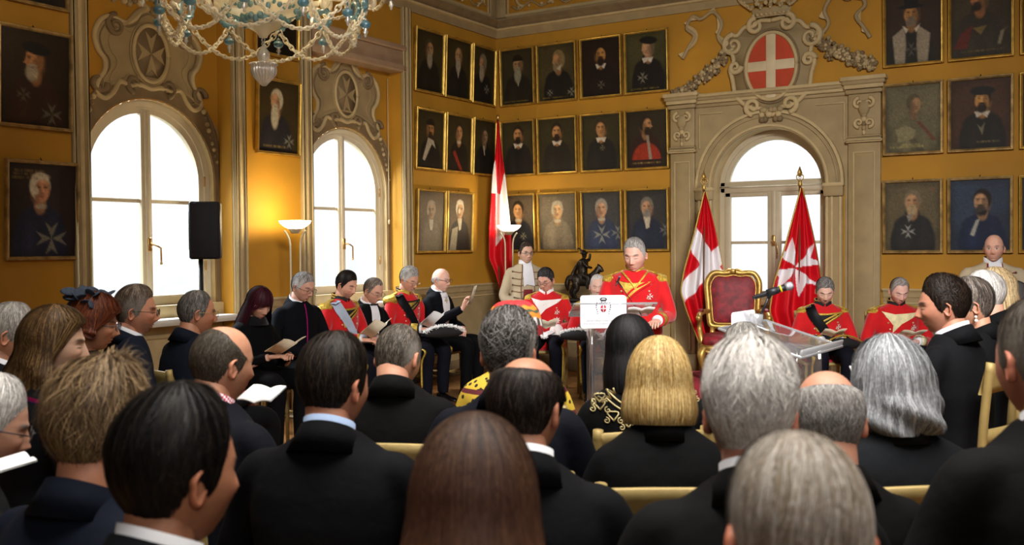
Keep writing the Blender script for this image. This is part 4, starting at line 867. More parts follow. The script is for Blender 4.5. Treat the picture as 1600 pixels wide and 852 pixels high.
def microphone(name, label, tip, tail, foot, ring=True, parent=None):
    tip, tail, foot = map(np.asarray, (tip, tail, foot)); base = foot.copy(); root = thing(name, label, 'microphone', tuple(base))
    tip, tail, foot = tip-base, tail-base, foot-base; d = nrm(tip-tail); L_ = np.linalg.norm(tip-tail); g = .052
    M = lambda s: tail+d*s
    sc = L_/.26
    k = MB(); k.tube([M(0), M(.01*sc), M(.10*sc), M(.17*sc), M(L_-g*sc)], np.array([.010, .013, .017, .019, .022])*sc, 14); k.build('body', MICB, root)
    if ring: k = MB(); k.tube([M(L_-.085*sc), M(L_-.075*sc)], .0225*sc, 16); k.build('yellow_ring', MICY, root)
    k = MB(); k.tube([M(L_-g*sc), M(L_-.04*sc), M(L_-.025*sc), M(L_-.01*sc), M(L_-.002*sc), M(L_)], np.array([.021, .026, .0275, .023, .013, .004])*sc, 18); k.build('grille', MICG, root)
    m = M(L_*.45); k = MB(); k.tube([M(L_*.35), M(L_*.62)], .0235*sc, 14); k.tube([m, m+(foot-m)*.18], .014*sc, 10); k.build('clip', MICC, root)
    k = MB(); k.tube([m+(foot-m)*.1, foot], .008*sc, 10); k.build('boom', MICB, root)
L1P = at(962, 487, 7.25)
lectern('clear acrylic lectern with white crested plaque, in front of the standing speaker', L1P+np.array(heading_m(L1P, 178)[:3, 1])*-.205, 178, L1P[2], .343, .245, True, .092)
microphone('microphone', 'black microphone on a thin boom in front of the standing speaker', at(969, 431, 7.15), at(962, 447, 7.12), at(1003, 494, 7.35), False)
L2P = at(1222, 528, 5.0)
lectern('clear acrylic lectern with blank white plaque, nearer the audience, right of centre', L2P, -54, L2P[2], .30, .26, False)
microphone('microphone', 'large black microphone with yellow ring on the nearer clear lectern', at(1240, 445, 4.95), at(1176, 466, 5.0), at(1184, 503, 5.02), True)
k = MB(); p = at(1182, 506, 5.03); k.lathe([(.0, 0), (.03, 0), (.034, .05), (.031, .05), (.027, .006), (.0, .006)], 20); o = k.build('clear_tumbler', ACRE); o.location = p; tag(o, 'small clear holder at the foot of the yellow-ringed microphone', 'cup')
# ---- gilt chairs
SEATR = mat('seat_red', '#a01424', .8, 0, .1, 20, .1, 90)
GCH = mat('chair_gold', '#a08a54', .55, .25, .2, 10, .1, 60)
_chair = []
CHAIRS = []
def gold_chair(p, rot, label, group='gilded wooden chairs of the audience', curved=False):
    if not _chair:
        root = thing('gilded_chair', label, 'chair'); 
        k = MB(); k.box((0, 0, .43), (.42, .42, .035), .012); k.build('seat_frame', GCH, root)
        k = MB(); k.box((0, .0, .455), (.38, .38, .03), .014); k.build('seat', SEATR, root)
        for e in (-1, 1):
            k = MB(); k.tube([(e*.185, .185, .43), (e*.185, .19, .0)], [.018, .014], 8); k.build('leg', GCH, root)
            k = MB(); k.tube(catmull([(e*.19, -.225, .0), (e*.19, -.195, .3), (e*.19, -.190, .45), (e*.195, -.205, .68), (e*.195, -.232, .90)], 5), .019, 8); k.build('back_post', GCH, root)
            k = MB(); k.tube([(e*.187, .185, .2), (e*.187, -.205, .2)], .010, 6); k.build('stretcher', GCH, root)
        k = MB(); k.tube([(-.187, .187, .24), (.187, .187, .24)], .010, 6); k.build('stretcher', GCH, root)
        k = MB(); x = np.linspace(-1, 1, 13); 
        P = np.array([[(.21*q, -.218+zz*.03-.035*(1-q*q), .885-zz*.10+.012*(1-q*q)) for q in x] for zz in (0, .35, .7, 1)]); Q = P-[0, .022, 0]
        ring = np.concatenate([P, Q[::-1]]); k.grid(ring, True, False); k.build('top_rail', GCH, root)
        k = MB(); P = np.array([[(.19*q, -.195-.02*(1-q*q), .66-zz*.06) for q in x] for zz in (0, 1)]); Q = P-[0, .02, 0]; k.grid(np.concatenate([P, Q[::-1]]), True, False); k.build('lower_rail', GCH, root)
        _chair.append(root); r = root
        for c in root.children: c['_'] = 0; del c['_']
    else:
        src = _chair[0]; r = src.copy(); COLL.objects.link(r)
        for ch in src.children:
            c = ch.copy(); COLL.objects.link(c); c.parent = r
    r.location = (p[0], p[1], 0); r.rotation_euler = (0, 0, rot); r['label'] = label; r['group'] = group
    return r
# ---- booklets
PAPER = mat('paper_cream', '#d8ceb4', .8, 0, .05, 30); PAPERW = mat('paper_white', '#e6e6e6', .8, 0, .04, 30)
def booklet(label, p, rel, tilt=40, open_=150, w=.115, h=.19, white=False, roll=0, single=False, lines=False):
    """p = spine centre; opened leaves; tilt lifts the far edge"""
    root = thing('booklet', label, 'booklet', tuple(p), 0, None); R_ = (RZ(math.radians(HEADING-rel-90))@RX(math.radians(tilt))@RY(math.radians(roll)))
    m = PAPERW if white else PAPER; a = math.radians((180-open_)/2)
    for e in (-1, 1):
        s = np.linspace(0, 1, 8); X = e*w*s*math.cos(a); Z = w*s*math.sin(a)+.09*w*np.sin(PI*s)
        P = np.array([[(x, y, z) for x, z in zip(X, Z)] for y in (-h/2, h/2)]); Q = P-[0, 0, .004]
        k = MB(); k.T = R_; G = np.concatenate([P, Q[::-1]]); k.grid(G if e > 0 else G[::-1], True, False); pg = k.build('page', m, root)
        if lines and e > 0:
            q = MB(); q.T = R_
            for i in range(9):
                y = h*.36-i*h*.085; q.add(np.array([(w*.12, y, .0), (w*.85, y, .0), (w*.85, y-.004, .0), (w*.12, y-.004, .0)])+[0, 0, -.0065], [(0, 1, 2, 3)])
            q.build('text_lines', INKL, pg)
    return root
# ================================================================= PEOPLE
SKIN = mat('skin', '#ffffff', .52, 0, .06, 60, .06, 260, attr=True, spec=.35)
HAIRM = mat('hair', '#ffffff', .55, 0, .18, 90, attr=True, spec=.16)
def cloth(hex_, name=None, rough=.85, bump=.35, noise=.14):
    return mat('cloth_'+(name or hex_), tuple(q*(.62 if max(lin(hex_)) < .03 else 1) for q in lin(hex_)), rough, 0, noise, 7, bump*1.6, 13, spec=.12)
REDU = mat('uniform_red', '#c0141a', .8, 0, .10, 9, .3, 22, spec=.2, sheen=.25)
def smooth(x, a, b): t = np.clip((x-a)/(b-a), 0, 1); return t*t*(3-2*t)
HA, HB, HT, HBOT = .076, .098, .122, .120
def head_base(d):
    """skull surface without features: unit directions -> points (face towards +Y, ear line at z=0)"""
    d = np.asarray(d, float); c = np.where(d[..., 2] >= 0, HT, HBOT); p = 2.25
    r = ((np.abs(d[..., 0])/HA)**p+(np.abs(d[..., 1])/HB)**p+(np.abs(d[..., 2])/c)**p)**(-1/p)
    P = d*r[..., None]; z = P[..., 2]; low = np.clip(-z/HBOT, 0, 1)
    P[..., 0] *= 1-.30*low**1.5; P[..., 0] *= 1-.07*np.exp(-((z-.03)/.03)**2)*smooth(P[..., 1], .02, .07)
    bk = P[..., 1] < 0; P[..., 1] = np.where(bk, P[..., 1]*(1-.40*low**1.2), P[..., 1]*(1-.04*low))
    P[..., 1] += np.where(bk, -.004*np.exp(-((z-.04)/.04)**2), 0)
    return P
def dirs(al, el): return np.stack([np.sin(al)*np.cos(el), np.cos(al)*np.cos(el), np.sin(el)], -1)
def face_detail(P, sk, sp):
    """push out nose, brows, lips, chin and colour them"""
    x, y, z = P[..., 0], P[..., 1].copy(), P[..., 2]; fr = smooth(y, .02, .055); ax = np.abs(x); g = lambda v, c, s: np.exp(-((v-c)/s)**2)
    nh = np.interp(z, [-.056, -.047, -.034, .0, .018], [0, .010, .027, .009, 0]); nw = np.interp(z, [-.05, -.034, .015], [.014, .0125, .008])
    d = nh*np.exp(-(x/nw)**2)+.006*g(ax, .013, .007)*g(z, -.040, .008)
    d += .005*g(z, .024, .009)*g(x, 0, .055)-.010*g(ax, .032, .015)*g(z, .004, .011)+.0065*g(ax, .032, .0105)*g(z, .001, .007)
    d += .005*g(ax, .046, .018)*g(z, -.026, .016)-.003*g(ax, .045, .015)*g(z, -.066, .018)
    d += (.0055*g(z, -.064, .0055)+.006*g(z, -.0755, .006)-.0055*g(z, -.0695, .0028))*np.exp(-(x/.022)**4)-.0035*g(z, -.088, .006)*g(x, 0, .025)+.009*g(z, -.104, .014)*g(x, 0, .022)
    P[..., 1] += d*fr
    col = np.ones(P.shape)*sk; mix = lambda m, c: col*(1-(m*fr)[..., None])+np.array(c)*(m*fr)[..., None]
    col = mix(.35*g(ax, .045, .02)*g(z, -.03, .02), sk*[1.08, .72, .66]); col = mix(.35*g(x, 0, .015)*g(z, -.036, .012), sk*[1.05, .72, .68])
    col = mix(.32*g(ax, .032, .017)*g(z, .006, .013), sk*.6)
    col = mix(.6*np.exp(-(x/.019)**4)*np.clip(g(z, -.064, .0055)+g(z, -.0755, .006), 0, 1), np.array(sp.get('lips', sk*[.86, .56, .54]))); col = mix(.8*np.exp(-(x/.022)**4)*g(z, -.0695, .0022), sk*.35)
    ec = np.array(sp.get('brow', sk*.3)); col = mix(.95*g(z-.10*(.03-np.abs(ax-.034)), .022, .0055)*np.exp(-((ax-.034)/.016)**4), ec)
    if sp.get('eyes') == 'open':
        col = mix(np.exp(-((ax-.032)/.013)**4)*np.exp(-((z-.002)/.0055)**4), (.6, .58, .55)); col = mix(np.exp(-((ax-.031)/.0055)**4)*np.exp(-((z-.002)/.006)**4), (.03, .02, .015)); col = mix(.9*g(z, .0085, .002)*np.exp(-((ax-.032)/.014)**4), sk*.2)
    else: col = mix(.95*g(z+.04*(ax-.032)**2*60, -.003, .0028)*np.exp(-((ax-.032)/.014)**4), sk*.14)
    b = sp.get('beard')
    if b is not None:
        m = np.clip(smooth(-z, .045, .062)+smooth(ax, .055, .064)*smooth(-z, .02, .05), 0, 1)*(1-.9*np.exp(-(x/.02)**4)*g(z, -.07, .009)); col = mix(m*b[1], np.array(b[0]))
    if sp.get('bald_tint') is not None: pass
    return col
def ear(mb, M, side, sk):
    t = np.linspace(0, 2*PI, 18, endpoint=False); rings = []; cols = []
    ol = np.stack([.017*np.cos(t)-.004*np.sin(t), .031*np.sin(t)*(1-.12*np.cos(t))], -1); ol[:, 0] *= np.where(ol[:, 1] > 0, 1.15, .8)
    for s, h, cc in ((1.0, -.006, .8), (1.06, .002, .95), (1.0, .008, 1.05), (.82, .007, .9), (.6, -.001, .6), (.25, -.003, .5), (.02, -.003, .45)):
        rings.append(np.stack([h*np.ones(18), -ol[:, 0]*s*1.1, ol[:, 1]*s], -1)); cols.append(np.tile(sk*cc*[1.05, .88, .84], (18, 1)))
    P = np.array(rings); P[..., 0] *= side
    T = M@TR(side*.0755, -.008, -.006)@RZ(side*math.radians(24))@RX(math.radians(-8)); V = apply(T, P).reshape(P.shape)
    mb.grid(V if side > 0 else V[:, ::-1], False, True, 0, np.array(cols), True, True)
def hand(mb, wrist, dr, nrmv, side, sk, curl=.5, s=1.):
    """palm, four unequal bent fingers and a side thumb; dr = towards fingertips, nrmv = back of the hand"""
    y = nrm(dr); z = nrm(np.asarray(nrmv)-y*(np.asarray(nrmv)@y)); x = np.cross(y, z)*side; T = frame(wrist, x, y, z)@SC(s, s, s)
    def seg(pts, r, n=8): 
        q = MB(); q.tube(apply(T, pts), np.array(r)*s, n); V, f = q.arrays(); mb.add(V, f, 0, sk)
    q = MB(); an = np.linspace(0, 2*PI, 14, endpoint=False); rg = []
    for yy, wx, wz in ((-.03, .025, .020), (.0, .027, .018), (.025, .036, .017), (.06, .042, .015), (.088, .041, .012), (.095, .034, .006)): rg.append(np.stack([wx*np.sign(np.cos(an))*np.abs(np.cos(an))**.7, np.full(14, yy), wz*np.sin(an)], -1))
    q.loft(apply(T, np.array(rg)).reshape(6, 14, 3)); V, f = q.arrays(); mb.add(V, f, 0, sk)
    for i, (fx, L_) in enumerate(((-.031, .066), (-.0105, .075), (.010, .070), (.030, .055))):
        a = 0; p = np.array((fx, .086, .0)); pts = [p]
        for j, q_ in enumerate((.45, .32, .23)):
            a -= curl*(.55, .75, .6)[j]*(1+.05*i); p = p+L_*q_*np.array((fx*.6*(j == 0), math.cos(a), math.sin(a))); pts.append(p)
        seg(pts, [.0098, .009, .0082, .0062])
    seg([(-.03, .012, -.004), (-.052, .035, -.012), (-.058, .062, -.02), (-.050, .085, -.026)], [.014, .0125, .0105, .008])
# ---- hair
def el_line(recede=0., nape=-42, side=0.):
    A_ = np.radians([0, 22, 42, 58, 70, 80, 92, 104, 118, 140, 160, 180]); E = np.array([43+recede*.6, 43+recede, 36+recede, 20+recede*.5, -2, -14+side, 8, 4, -18, -34, nape, nape])
    return lambda al: np.radians(np.interp(np.abs((al+PI) % (2*PI)-PI), A_, E))
def hair_mesh(M, h, n, w):
    """scalp shell plus strand ribbons; M places the head. h: dict of style settings"""
    mb = MB(); r = np.random.default_rng(h.get('seed', 3)); col = np.array(lin(h['col'])); col2 = np.array(lin(h.get('col2', h['col']))); mixp = h.get('mix', .25)
    t0 = h.get('t', .012); top = h.get('top', 0.); style = h.get('style', 'short'); ln_ = h.get('line') or el_line(h.get('recede', 0), h.get('nape', -42), h.get('side', 0))
    bald = h.get('bald'); long_ = style == 'long'
    af = math.radians(h.get('af', 62)); elt = math.radians(h.get('elt', -4)); Lg = h.get('L', .3); flare = h.get('flare', .02); wav = h.get('wav', .0); bang = math.radians(h.get('bang', 40)); backL = h.get('backL', 1.)
    def els(al):
        a = np.abs((al+PI) % (2*PI)-PI)
        if long_: return np.full(al.shape, PI/2), np.where(a < af, bang, elt)
        e1 = ln_(al); e0 = np.full(al.shape, PI/2)
        if bald is not None: e0 = np.radians(np.interp(a, np.radians([0, 40, 62, 80, 110, 140, 180]), bald))
        return e0, e1
    ph = r.uniform(0, 6, 8)
    def clump(al, v): return np.sin(al*9+ph[0]+v*5)*np.sin(al*17+ph[1]-v*9)*.5+.5*np.sin(al*31+ph[2]+v*3)
    def surf(al, v, off):
        """al, v arrays in 0..1 -> point; for long styles v>1 hangs as a curtain (v-1 in 0..1)"""
        e0, e1 = els(al); vc = np.clip(v, 0, 1 if long_ else 1.075); el = e0+(e1-e0)*vc; d = dirs(al, el); P = head_base(d)
        tp = (1-np.minimum(vc, 1)**6*(0 if long_ else .92))*(1 if long_ else 1-h.get('fade', .62)*smooth(vc, .30, .95))
        if bald is not None: tp = tp*np.clip(vc*6+.12, 0, 1)
        th = (t0+top*np.clip((np.sin(el)-.2), 0, 1)*np.clip(1.0, 0, 1)+h.get('bk', 0)*np.clip(-np.cos(al), 0, 1)*np.cos(el))*tp
        if h.get('quiff'): th = th+h['quiff']*np.exp(-(((al+PI) % (2*PI)-PI)/.7)**2)*np.exp(-((vc-.75)/.25)**2)
        cl = clump(al, vc)
        P = P+d*(th*(1+h.get('mess', .12)*cl)+off*np.minimum(1, tp+.1))[..., None]
        if long_:
            s = np.clip(v-1, 0, 1); q = np.stack([np.sin(al), np.cos(al), np.zeros_like(al)], -1); bkw = np.clip(-np.cos(al), 0, 1)
            P = P+q*((flare+h.get('bflare', .0)*bkw)*np.sin(np.minimum(s*1.6, PI/2))-h.get('curl', 0)*s**3+wav*np.sin(s*h.get('wf', 14)+al*5+ph[3])*s)[..., None]
            P[..., 2] -= s*(Lg*(1+(backL-1)*bkw)); P[..., 0] *= 1-.12*s*bkw
        return P
    na, nv = 72, 16
    al = np.linspace(0, 2*PI, na, endpoint=False); 
    AL, V = np.meshgrid(al, np.linspace(0, 1, nv), indexing='ij'); base = surf(AL, V, 0.)
    shade = (.55+.25*clump(AL, V))[..., None]*(col*(1-mixp)+col2*mixp)
    a_ = np.abs((al+PI) % (2*PI)-PI)
    e0, e1 = els(al); ok = (e0-e1) > .02
    idx = np.arange(na); 
    def addgrid(G, Cc, okc):
        nvv = G.shape[1]; I, J = np.meshgrid(idx, np.arange(nvv-1), indexing='ij'); I2 = (I+1) % na; m = (okc[I] & okc[I2])
        Q = np.stack([I*nvv+J, I2*nvv+J, I2*nvv+J+1, I*nvv+J+1], -1)[m]
        mb.add(apply(M, G), Q, 0, Cc.reshape(-1, 3))
    addgrid(base, shade, ok)
    if long_:
        AL, V = np.meshgrid(al, np.linspace(1, 2, 16), indexing='ij'); G = surf(AL, V, 0.); addgrid(G, (.5+.25*clump(AL, V))[..., None]*(col*(1-mixp)+col2*mixp), a_ >= af-.05)
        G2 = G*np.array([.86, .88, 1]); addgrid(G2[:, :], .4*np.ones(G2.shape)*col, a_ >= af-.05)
    # strands
    k = 6
    def strands(cnt, v0a, v0b, dva, dvb, amin=0.):
        al0 = r.uniform(0, 2*PI, cnt)
        if amin: al0 = np.where(np.abs((al0+PI) % (2*PI)-PI) < amin, (al0+PI) % (2*PI), al0)
        e0, e1 = els(al0); good = (e0-e1) > .03; al0 = al0[good]; cnt = len(al0)
        v0 = r.uniform(v0a, v0b, cnt); dv = r.uniform(dva, dvb, cnt); s = np.linspace(0, 1, k)
        vmax = 2. if long_ else 1.0+r.uniform(-.03, .075, (cnt, 1))
        Vv = np.minimum(v0[:, None]+dv[:, None]*s, vmax); comb = h.get('comb', 0.); 
        A_ = al0[:, None]+comb*(s-.3)*r.uniform(.5, 1.2, (cnt, 1))+r.normal(0, h.get('jit', .05), (cnt, 1))*s
        if long_: aa = (A_+PI) % (2*PI)-PI; A_ = np.where((np.abs(aa) < af) & (Vv > 1), np.sign(aa)*af, A_)
        off = r.uniform(.0002, h.get('lift', .004), (cnt, 1))+h.get('fly', .0)*(r.random((cnt, 1)) < .12)*s**2*r.uniform(.3, 1, (cnt, 1))+h.get('tip', .0)*s**2*r.uniform(0, 1, (cnt, 1))
        P = surf(A_, Vv, off); tg = np.gradient(P, axis=1); d = P-np.array([0, 0, .01]); 
        if long_: d[..., 2] *= .3
        sd = np.cross(tg, d); sd /= np.maximum(np.linalg.norm(sd, axis=-1, keepdims=True), 1e-9)
        wd = (w*r.uniform(.5, 1.2, (cnt, 1))*np.array([.6, 1, 1, .9, .7, .15])[None])[..., None]
        G = np.stack([P-sd*wd, P+sd*wd], 2)      # cnt,k,2,3
        c = np.where((r.random(cnt) < mixp)[:, None], col2, col)*r.uniform(.78, 1.22, (cnt, 1)); 
        if h.get('grad') is not None: g = np.array(lin(h['grad'])); f = smooth(Vv, .2, 1.4)[..., None]; cc = c[:, None, :]*(1-f)+g*f*r.uniform(.7, 1.3, (cnt, 1, 1))
        else: cc = np.repeat(c[:, None, :], k, 1)
        if h.get('temple') is not None:
            g = np.array(lin(h['temple'])); sg = smooth(np.abs(np.sin(A_)), .55, .95)*smooth(Vv, .4, .8); cc = cc*(1-sg[..., None])+g*sg[..., None]
        b = (np.arange(cnt)*k*2)[:, None]; j = np.arange(k-1)[None]*2; Q = np.stack([b+j, b+j+1, b+j+3, b+j+2], -1).reshape(-1, 4)
        mb.add(apply(M, G), Q, 0, np.repeat(cc[:, :, None, :], 2, 2).reshape(-1, 3))
    if long_:
        strands(int(n*.35), 0, .5, .4, .8); strands(int(n*.65), .5, 1.2, .5, .9, af)
        strands(int(n*.2), .02, .3, .6, .98)
    else:
        Ld = h.get('len', .3); strands(n, 0., .9, Ld*.6, Ld*1.3); strands(n//3, .6, .97, .08, .2)
    return mb
# ---- generic clothed figure
def ell_ring(cx, cy, cz, rx, ry, n=28, p=.85, back=1.):
    a = np.linspace(0, 2*PI, n, endpoint=False); c, s = np.cos(a), np.sin(a)
    y = ry*np.sign(s)*np.abs(s)**p; y = np.where(s < 0, y*back, y)
    return np.stack([cx+rx*np.sign(c)*np.abs(c)**p, cy+y, np.full(n, cz)], -1)
SUITS = {}
def band(mb, c, rx, ry, z0, z1, tilt=0., out=.003, yoff=0., gap=0., fl=1.0, mi=0):
    """collar band round the neck; tilt raises the back; gap opens the front (radians)"""
    a = np.linspace(PI/2+gap, PI/2+2*PI-gap, 30); n = len(a)
    def rg(z, k, o): return np.stack([c[0]+(rx*k+o)*np.cos(a), c[1]+yoff*(z-z0)+(ry*k+o)*np.sin(a), c[2]+z-tilt*np.sin(a)*ry], -1)
    P = np.array([rg(z0, fl, 0), rg(z1, 1, 0), rg(z1, 1, out), rg(z0, fl, out)]); mb.grid(P, True, False, mi, None)
class Fig: pass
def person(label, px, py, d, rel, hrel=None, pitch=8, roll=0, sit=True, zh=None, s=1., fem=False, skin='#c08a6c', hair=None, face=None, coat='#0b0c10', trousers='#0a0b0f', collar='shirt', jcol=True, hands='lap', lean=.02, wide=1., near=None, detail=None, glasses=None, neck=1., hunch=0., slump=0., shoes=True, arms=None, glove=None, coat_mat=None, hx=1., armless=False, chair=True, group=None, curl=.55, headz=0., strands=None, fwd=.035):
    hrel = rel if hrel is None else hrel; H = at(px, py, d); 
    if zh is not None: H = H*1.; H[2] = zh
    sk = np.array(lin(skin)); near = d < 3.6 if near is None else near
    fw = fwd+.018*max(0, pitch)/10; ny = lean
    hz = H[2]; zn = hz-.113*s-headz; hipz = .57 if sit else .93*s; Rz = RZ(math.radians(HEADING-rel-90))
    hloc = np.array((0, ny+fw, hz)); o = H[:2]-(Rz[:3, :3]@np.array((0, ny+fw, 0)))[:2]
    fg = Fig(); fg.ny = ny; fg.o = o; fg.zn = zn; fg.hz = hz; fg.rel = rel; fg.d = d
    M = TR(*hloc)@RZ(math.radians(-(hrel-rel)))@RX(-math.radians(pitch))@RY(math.radians(roll))@SC(s*hx, s*hx, s*hx); fg.M = M
    # --- body: head, neck, trunk, arms, hands, legs
    b = MB(); facing = detail if detail is not None else (abs(((hrel+180) % 360)-180) > 50)
    if facing: na, nv = (128, 96)
    else: na, nv = (64, 44)
    u = np.linspace(-1, 1, na, endpoint=False); al = PI*(.45*u+.55*u**3) if facing else PI*u; el = np.linspace(-PI/2+.02, PI/2-.02, nv)
    if facing: q = np.linspace(-1, 1, nv); el = (PI/2-.02)*(.62*q+.38*q**3)-.18*(1-q*q)
    AL, EL = np.meshgrid(al, el, indexing='ij'); P = head_base(dirs(AL, EL)); fsp = dict(face or {})
    if hair and 'brow' not in fsp: fsp['brow'] = np.array(lin(hair['col']))*.6
    col = face_detail(P, sk, fsp)
    V = apply(M, P).reshape(P.shape); b.grid(V.transpose(1, 0, 2), False, True, 0, col.transpose(1, 0, 2), True, True)
    for e in (-1, 1): ear(b, M, e, sk)
    nb = np.array((0, ny-.012, zn-.05)); nt = apply(M, [(0, -.028, -.045)])[0]; rn = (.049 if fem else .058)*s*neck
    b.tube([nb-[0, 0, .04], nb, nb*.45+nt*.55, nt], [rn*1.5, rn*1.2, rn, rn*.98], 20, col=sk*.92)
    sh = (.152 if fem else .176)*s*wide; zs = zn-.100*s; fg.sh = sh
    if arms is None:
        if hands == 'lap': E_, Wr = (sh+.085, ny+.05, zs-.26*s), (.085, ny+.30, .66)
        elif hands == 'read': E_, Wr = (sh+.085, ny+.06, zs-.26*s), (.095, ny+.31, .73)
        elif hands == 'clasp': E_, Wr = (sh+.08, ny+.02, zs-.29*s), (.05, ny+.20, zs-.40*s)
        elif hands == 'lectern': E_, Wr = (sh+.08, ny+.08, zs-.28*s), (.17, ny+.33, zs-.30*s)
        arms = {e: ((e*E_[0], E_[1], E_[2]), (e*Wr[0], Wr[1], Wr[2])) for e in (-1, 1)}
    fg.arms = arms; S_ = {e: np.array((e*sh, ny-.005, zs)) for e in (-1, 1)}; hip = np.array((0, 0, hipz))
    ctr = lambda t: np.array((0, ny*t-.02*hunch*math.sin(PI*t)-.012*math.sin(PI*t), hipz+(zn-hipz)*t))
    tors = [(-.02, .165, .12), (.25, .155, .115), (.55, .165, .115), (.78, .165, .10), (.9, .12, .08), (1., .06*s, .055*s)]
    b.loft([ell_ring(*ctr(t), rx*s*wide*.95, ry*s) for t, rx, ry in tors], 0, sk)
    for e in (-1, 1):
        E_, Wr = map(np.array, arms[e]); q = MB(); q.tube(catmull([S_[e]*[.9, 1, 1], E_, Wr], 6), np.linspace(.042, .026, 13)*s, 10); V, f = q.arrays(); b.add(V, f, 0, sk)
        dr = nrm(Wr-E_); 
        if hands in ('lap', 'read'): dr = nrm(dr+np.array((-e*.5, .35, -.15))); nv_ = (e*.25, -.1, 1)
        elif hands == 'clasp': dr = nrm(np.array((-e*1., .25, -.35))); nv_ = (0, 1, .2)
        elif hands == 'lectern': dr = nrm(np.array((-e*.25, 1, -.1))); nv_ = (0, .1, 1)
        else: nv_ = (e*.3, 0, 1)
        hd = hands if isinstance(hands, dict) else None
        if hd: dr, nv_ = np.array(hd[e][0], float), hd[e][1]
        hand(b, Wr+dr*.012, dr, nv_, e, np.array(lin(glove)) if glove else sk*[1.0, .95, .92], curl, .98 if not fem else .88)
    if sit: K = {e: (np.array((e*.09, .0, hipz-.02)), np.array((e*.12, .44, .53)), np.array((e*.12, .43, .10))) for e in (-1, 1)}
    else: K = {e: (np.array((e*.09, 0, hipz)), np.array((e*.095, .025, .50*s)), np.array((e*.10, -.01, .09))) for e in (-1, 1)}
    fg.K = K
    for e in (-1, 1): q = MB(); q.tube(K[e], [.07, .05, .036], 10); V, f = q.arrays(); b.add(V, f, 0, sk)
    body = b.build('person', SKIN); tag(body, label, 'person', group or ('seated audience' if abs(rel) < 85 else 'guests and knights facing the audience')); body.location = (o[0], o[1], 0); body.rotation_euler = (0, 0, math.radians(HEADING-rel-90)); fg.root = body
    # --- coat
    j = MB(); x_ = 1.06 if fem else 1.0
    prof = [(-.24 if sit else -.32, .205, .155), (-.08, .20, .15), (.1, .182, .142), (.3, .168 if not fem else .160, .132), (.55, .188, .134), (.72, .188, .124), (.82, .172, .110), (.90, .142, .094), (.955, .108, .080), (1.0, .078, .068)]
    if hunch: pass
    sw = wide*s
    j.loft([ell_ring(*ctr(t), (rx*sw if t < .95 else rx*s), ry*s*(1 if t < .9 else 1)+slump*.03*math.sin(PI*max(0, min(1, t))), 32, .82) for t, rx, ry in prof])
    for e in (-1, 1):
        E_, Wr = map(np.array, arms[e]); We = Wr-nrm(Wr-E_)*.012
        a0 = S_[e]*[.72, 1, 1]+[0, 0, -.004]
        pth = catmull([a0, S_[e]*[1.02, 1, 1]-[0, 0, .012], S_[e]*.5+E_*.5+[e*.012, -.004, 0], E_+[e*.006, -.01, 0], E_*.5+We*.5, We], 6)
        rr = np.interp(np.linspace(0, 1, len(pth)), [0, .2, .4, .6, .8, 1.], [.056, .060, .058, .055, .050, .043])*s*(.9 if fem else 1); j.tube(pth, rr, 16)
    vox = .0125 if near else .015
    cm = coat_mat or cloth(coat); me = remesh(j, vox, 9, .5, 'coat'); me.materials.append(cm); fg.coat = link('jacket', me, body)
    bm_ = None; fg.bvh = BVHTree.FromPolygons([v.co[:] for v in me.vertices], [tuple(p.vertices) for p in me.polygons])
    # --- trousers, shoes
    t = MB(); tm = cloth(trousers) if isinstance(trousers, str) else trousers
    t.loft([ell_ring(0, 0 if sit else ny*.2, hipz+dz, rx, ry) for dz, rx, ry in ((.10, .165, .125), (.0, .185, .14), (-.07 if sit else -.1, .18, .135), (-.10 if sit else -.14, .12, .10))])
    for e in (-1, 1):
        h_, k_, a_ = K[e]
        if sit: pth = catmull([h_+[0, -.03, 0], h_*.5+k_*.5, k_+[0, 0, 0], k_*.5+a_*.5, a_-[0, 0, .02]], 6); rr = np.interp(np.linspace(0, 1, len(pth)), [0, .25, .5, .75, 1], [.098, .088, .074, .066, .056])
        else: pth = catmull([h_+[0, 0, .03], k_, a_-[0, 0, .02]], 8); rr = np.interp(np.linspace(0, 1, len(pth)), [0, .5, 1], [.098, .072, .058])
        t.tube(pth, rr, 14)
    me = remesh(t, .016, 4); me.materials.append(tm); fg.trousers = link('trousers', me, body)
    if shoes:
        for e in (-1, 1):
            a_ = K[e][2]; q = MB(); rg = []
            for yy, w_, h_ in ((-.075, .022, .05), (-.06, .034, .075), (-.01, .038, .085), (.06, .042, .06), (.13, .045, .042), (.17, .034, .03), (.19, .012, .015)):
                an = np.linspace(0, 2*PI, 14, endpoint=False); rg.append(np.stack([a_[0]+w_*np.cos(an), np.full(14, a_[1]+yy), .004+h_*.5+h_*.5*np.sin(an)], -1))
            q.loft(rg); q.build('shoe', mat('shoe_leather', '#08080a', .25), body)
    # --- collars
    nc = np.array((0, ny-.010, zn-.02*s)); rc = rn*1.12
    if collar in ('shirt', 'wing', 'check', 'clerical') or (isinstance(collar, str) and collar.startswith('#')):
        k = MB(); band(k, nc, rc*.98, rc*1.02, -.02, .046, .50, .003, .2, .14)
        cmx = WHITEC if collar in ('shirt', 'wing', 'clerical') else (checks() if collar == 'check' else cloth(collar))
        k.build('shirt_collar', cmx, body)
        if collar == 'wing':
            for e in (-1, 1): q = MB(); q.add([nc+[e*.012, rc+.004, .03], nc+[e*.05, rc-.012, .035], nc+[e*.035, rc+.02, .0]], [(0, 1, 2)]); q.build('collar_wing', WHITEC, body)
    if jcol:
        k = MB(); band(k, nc, rc*1.03, rc*1.09, -.040, .028, .52, .005, .1, .6, 1.55); k.build('jacket_collar', cm, body)
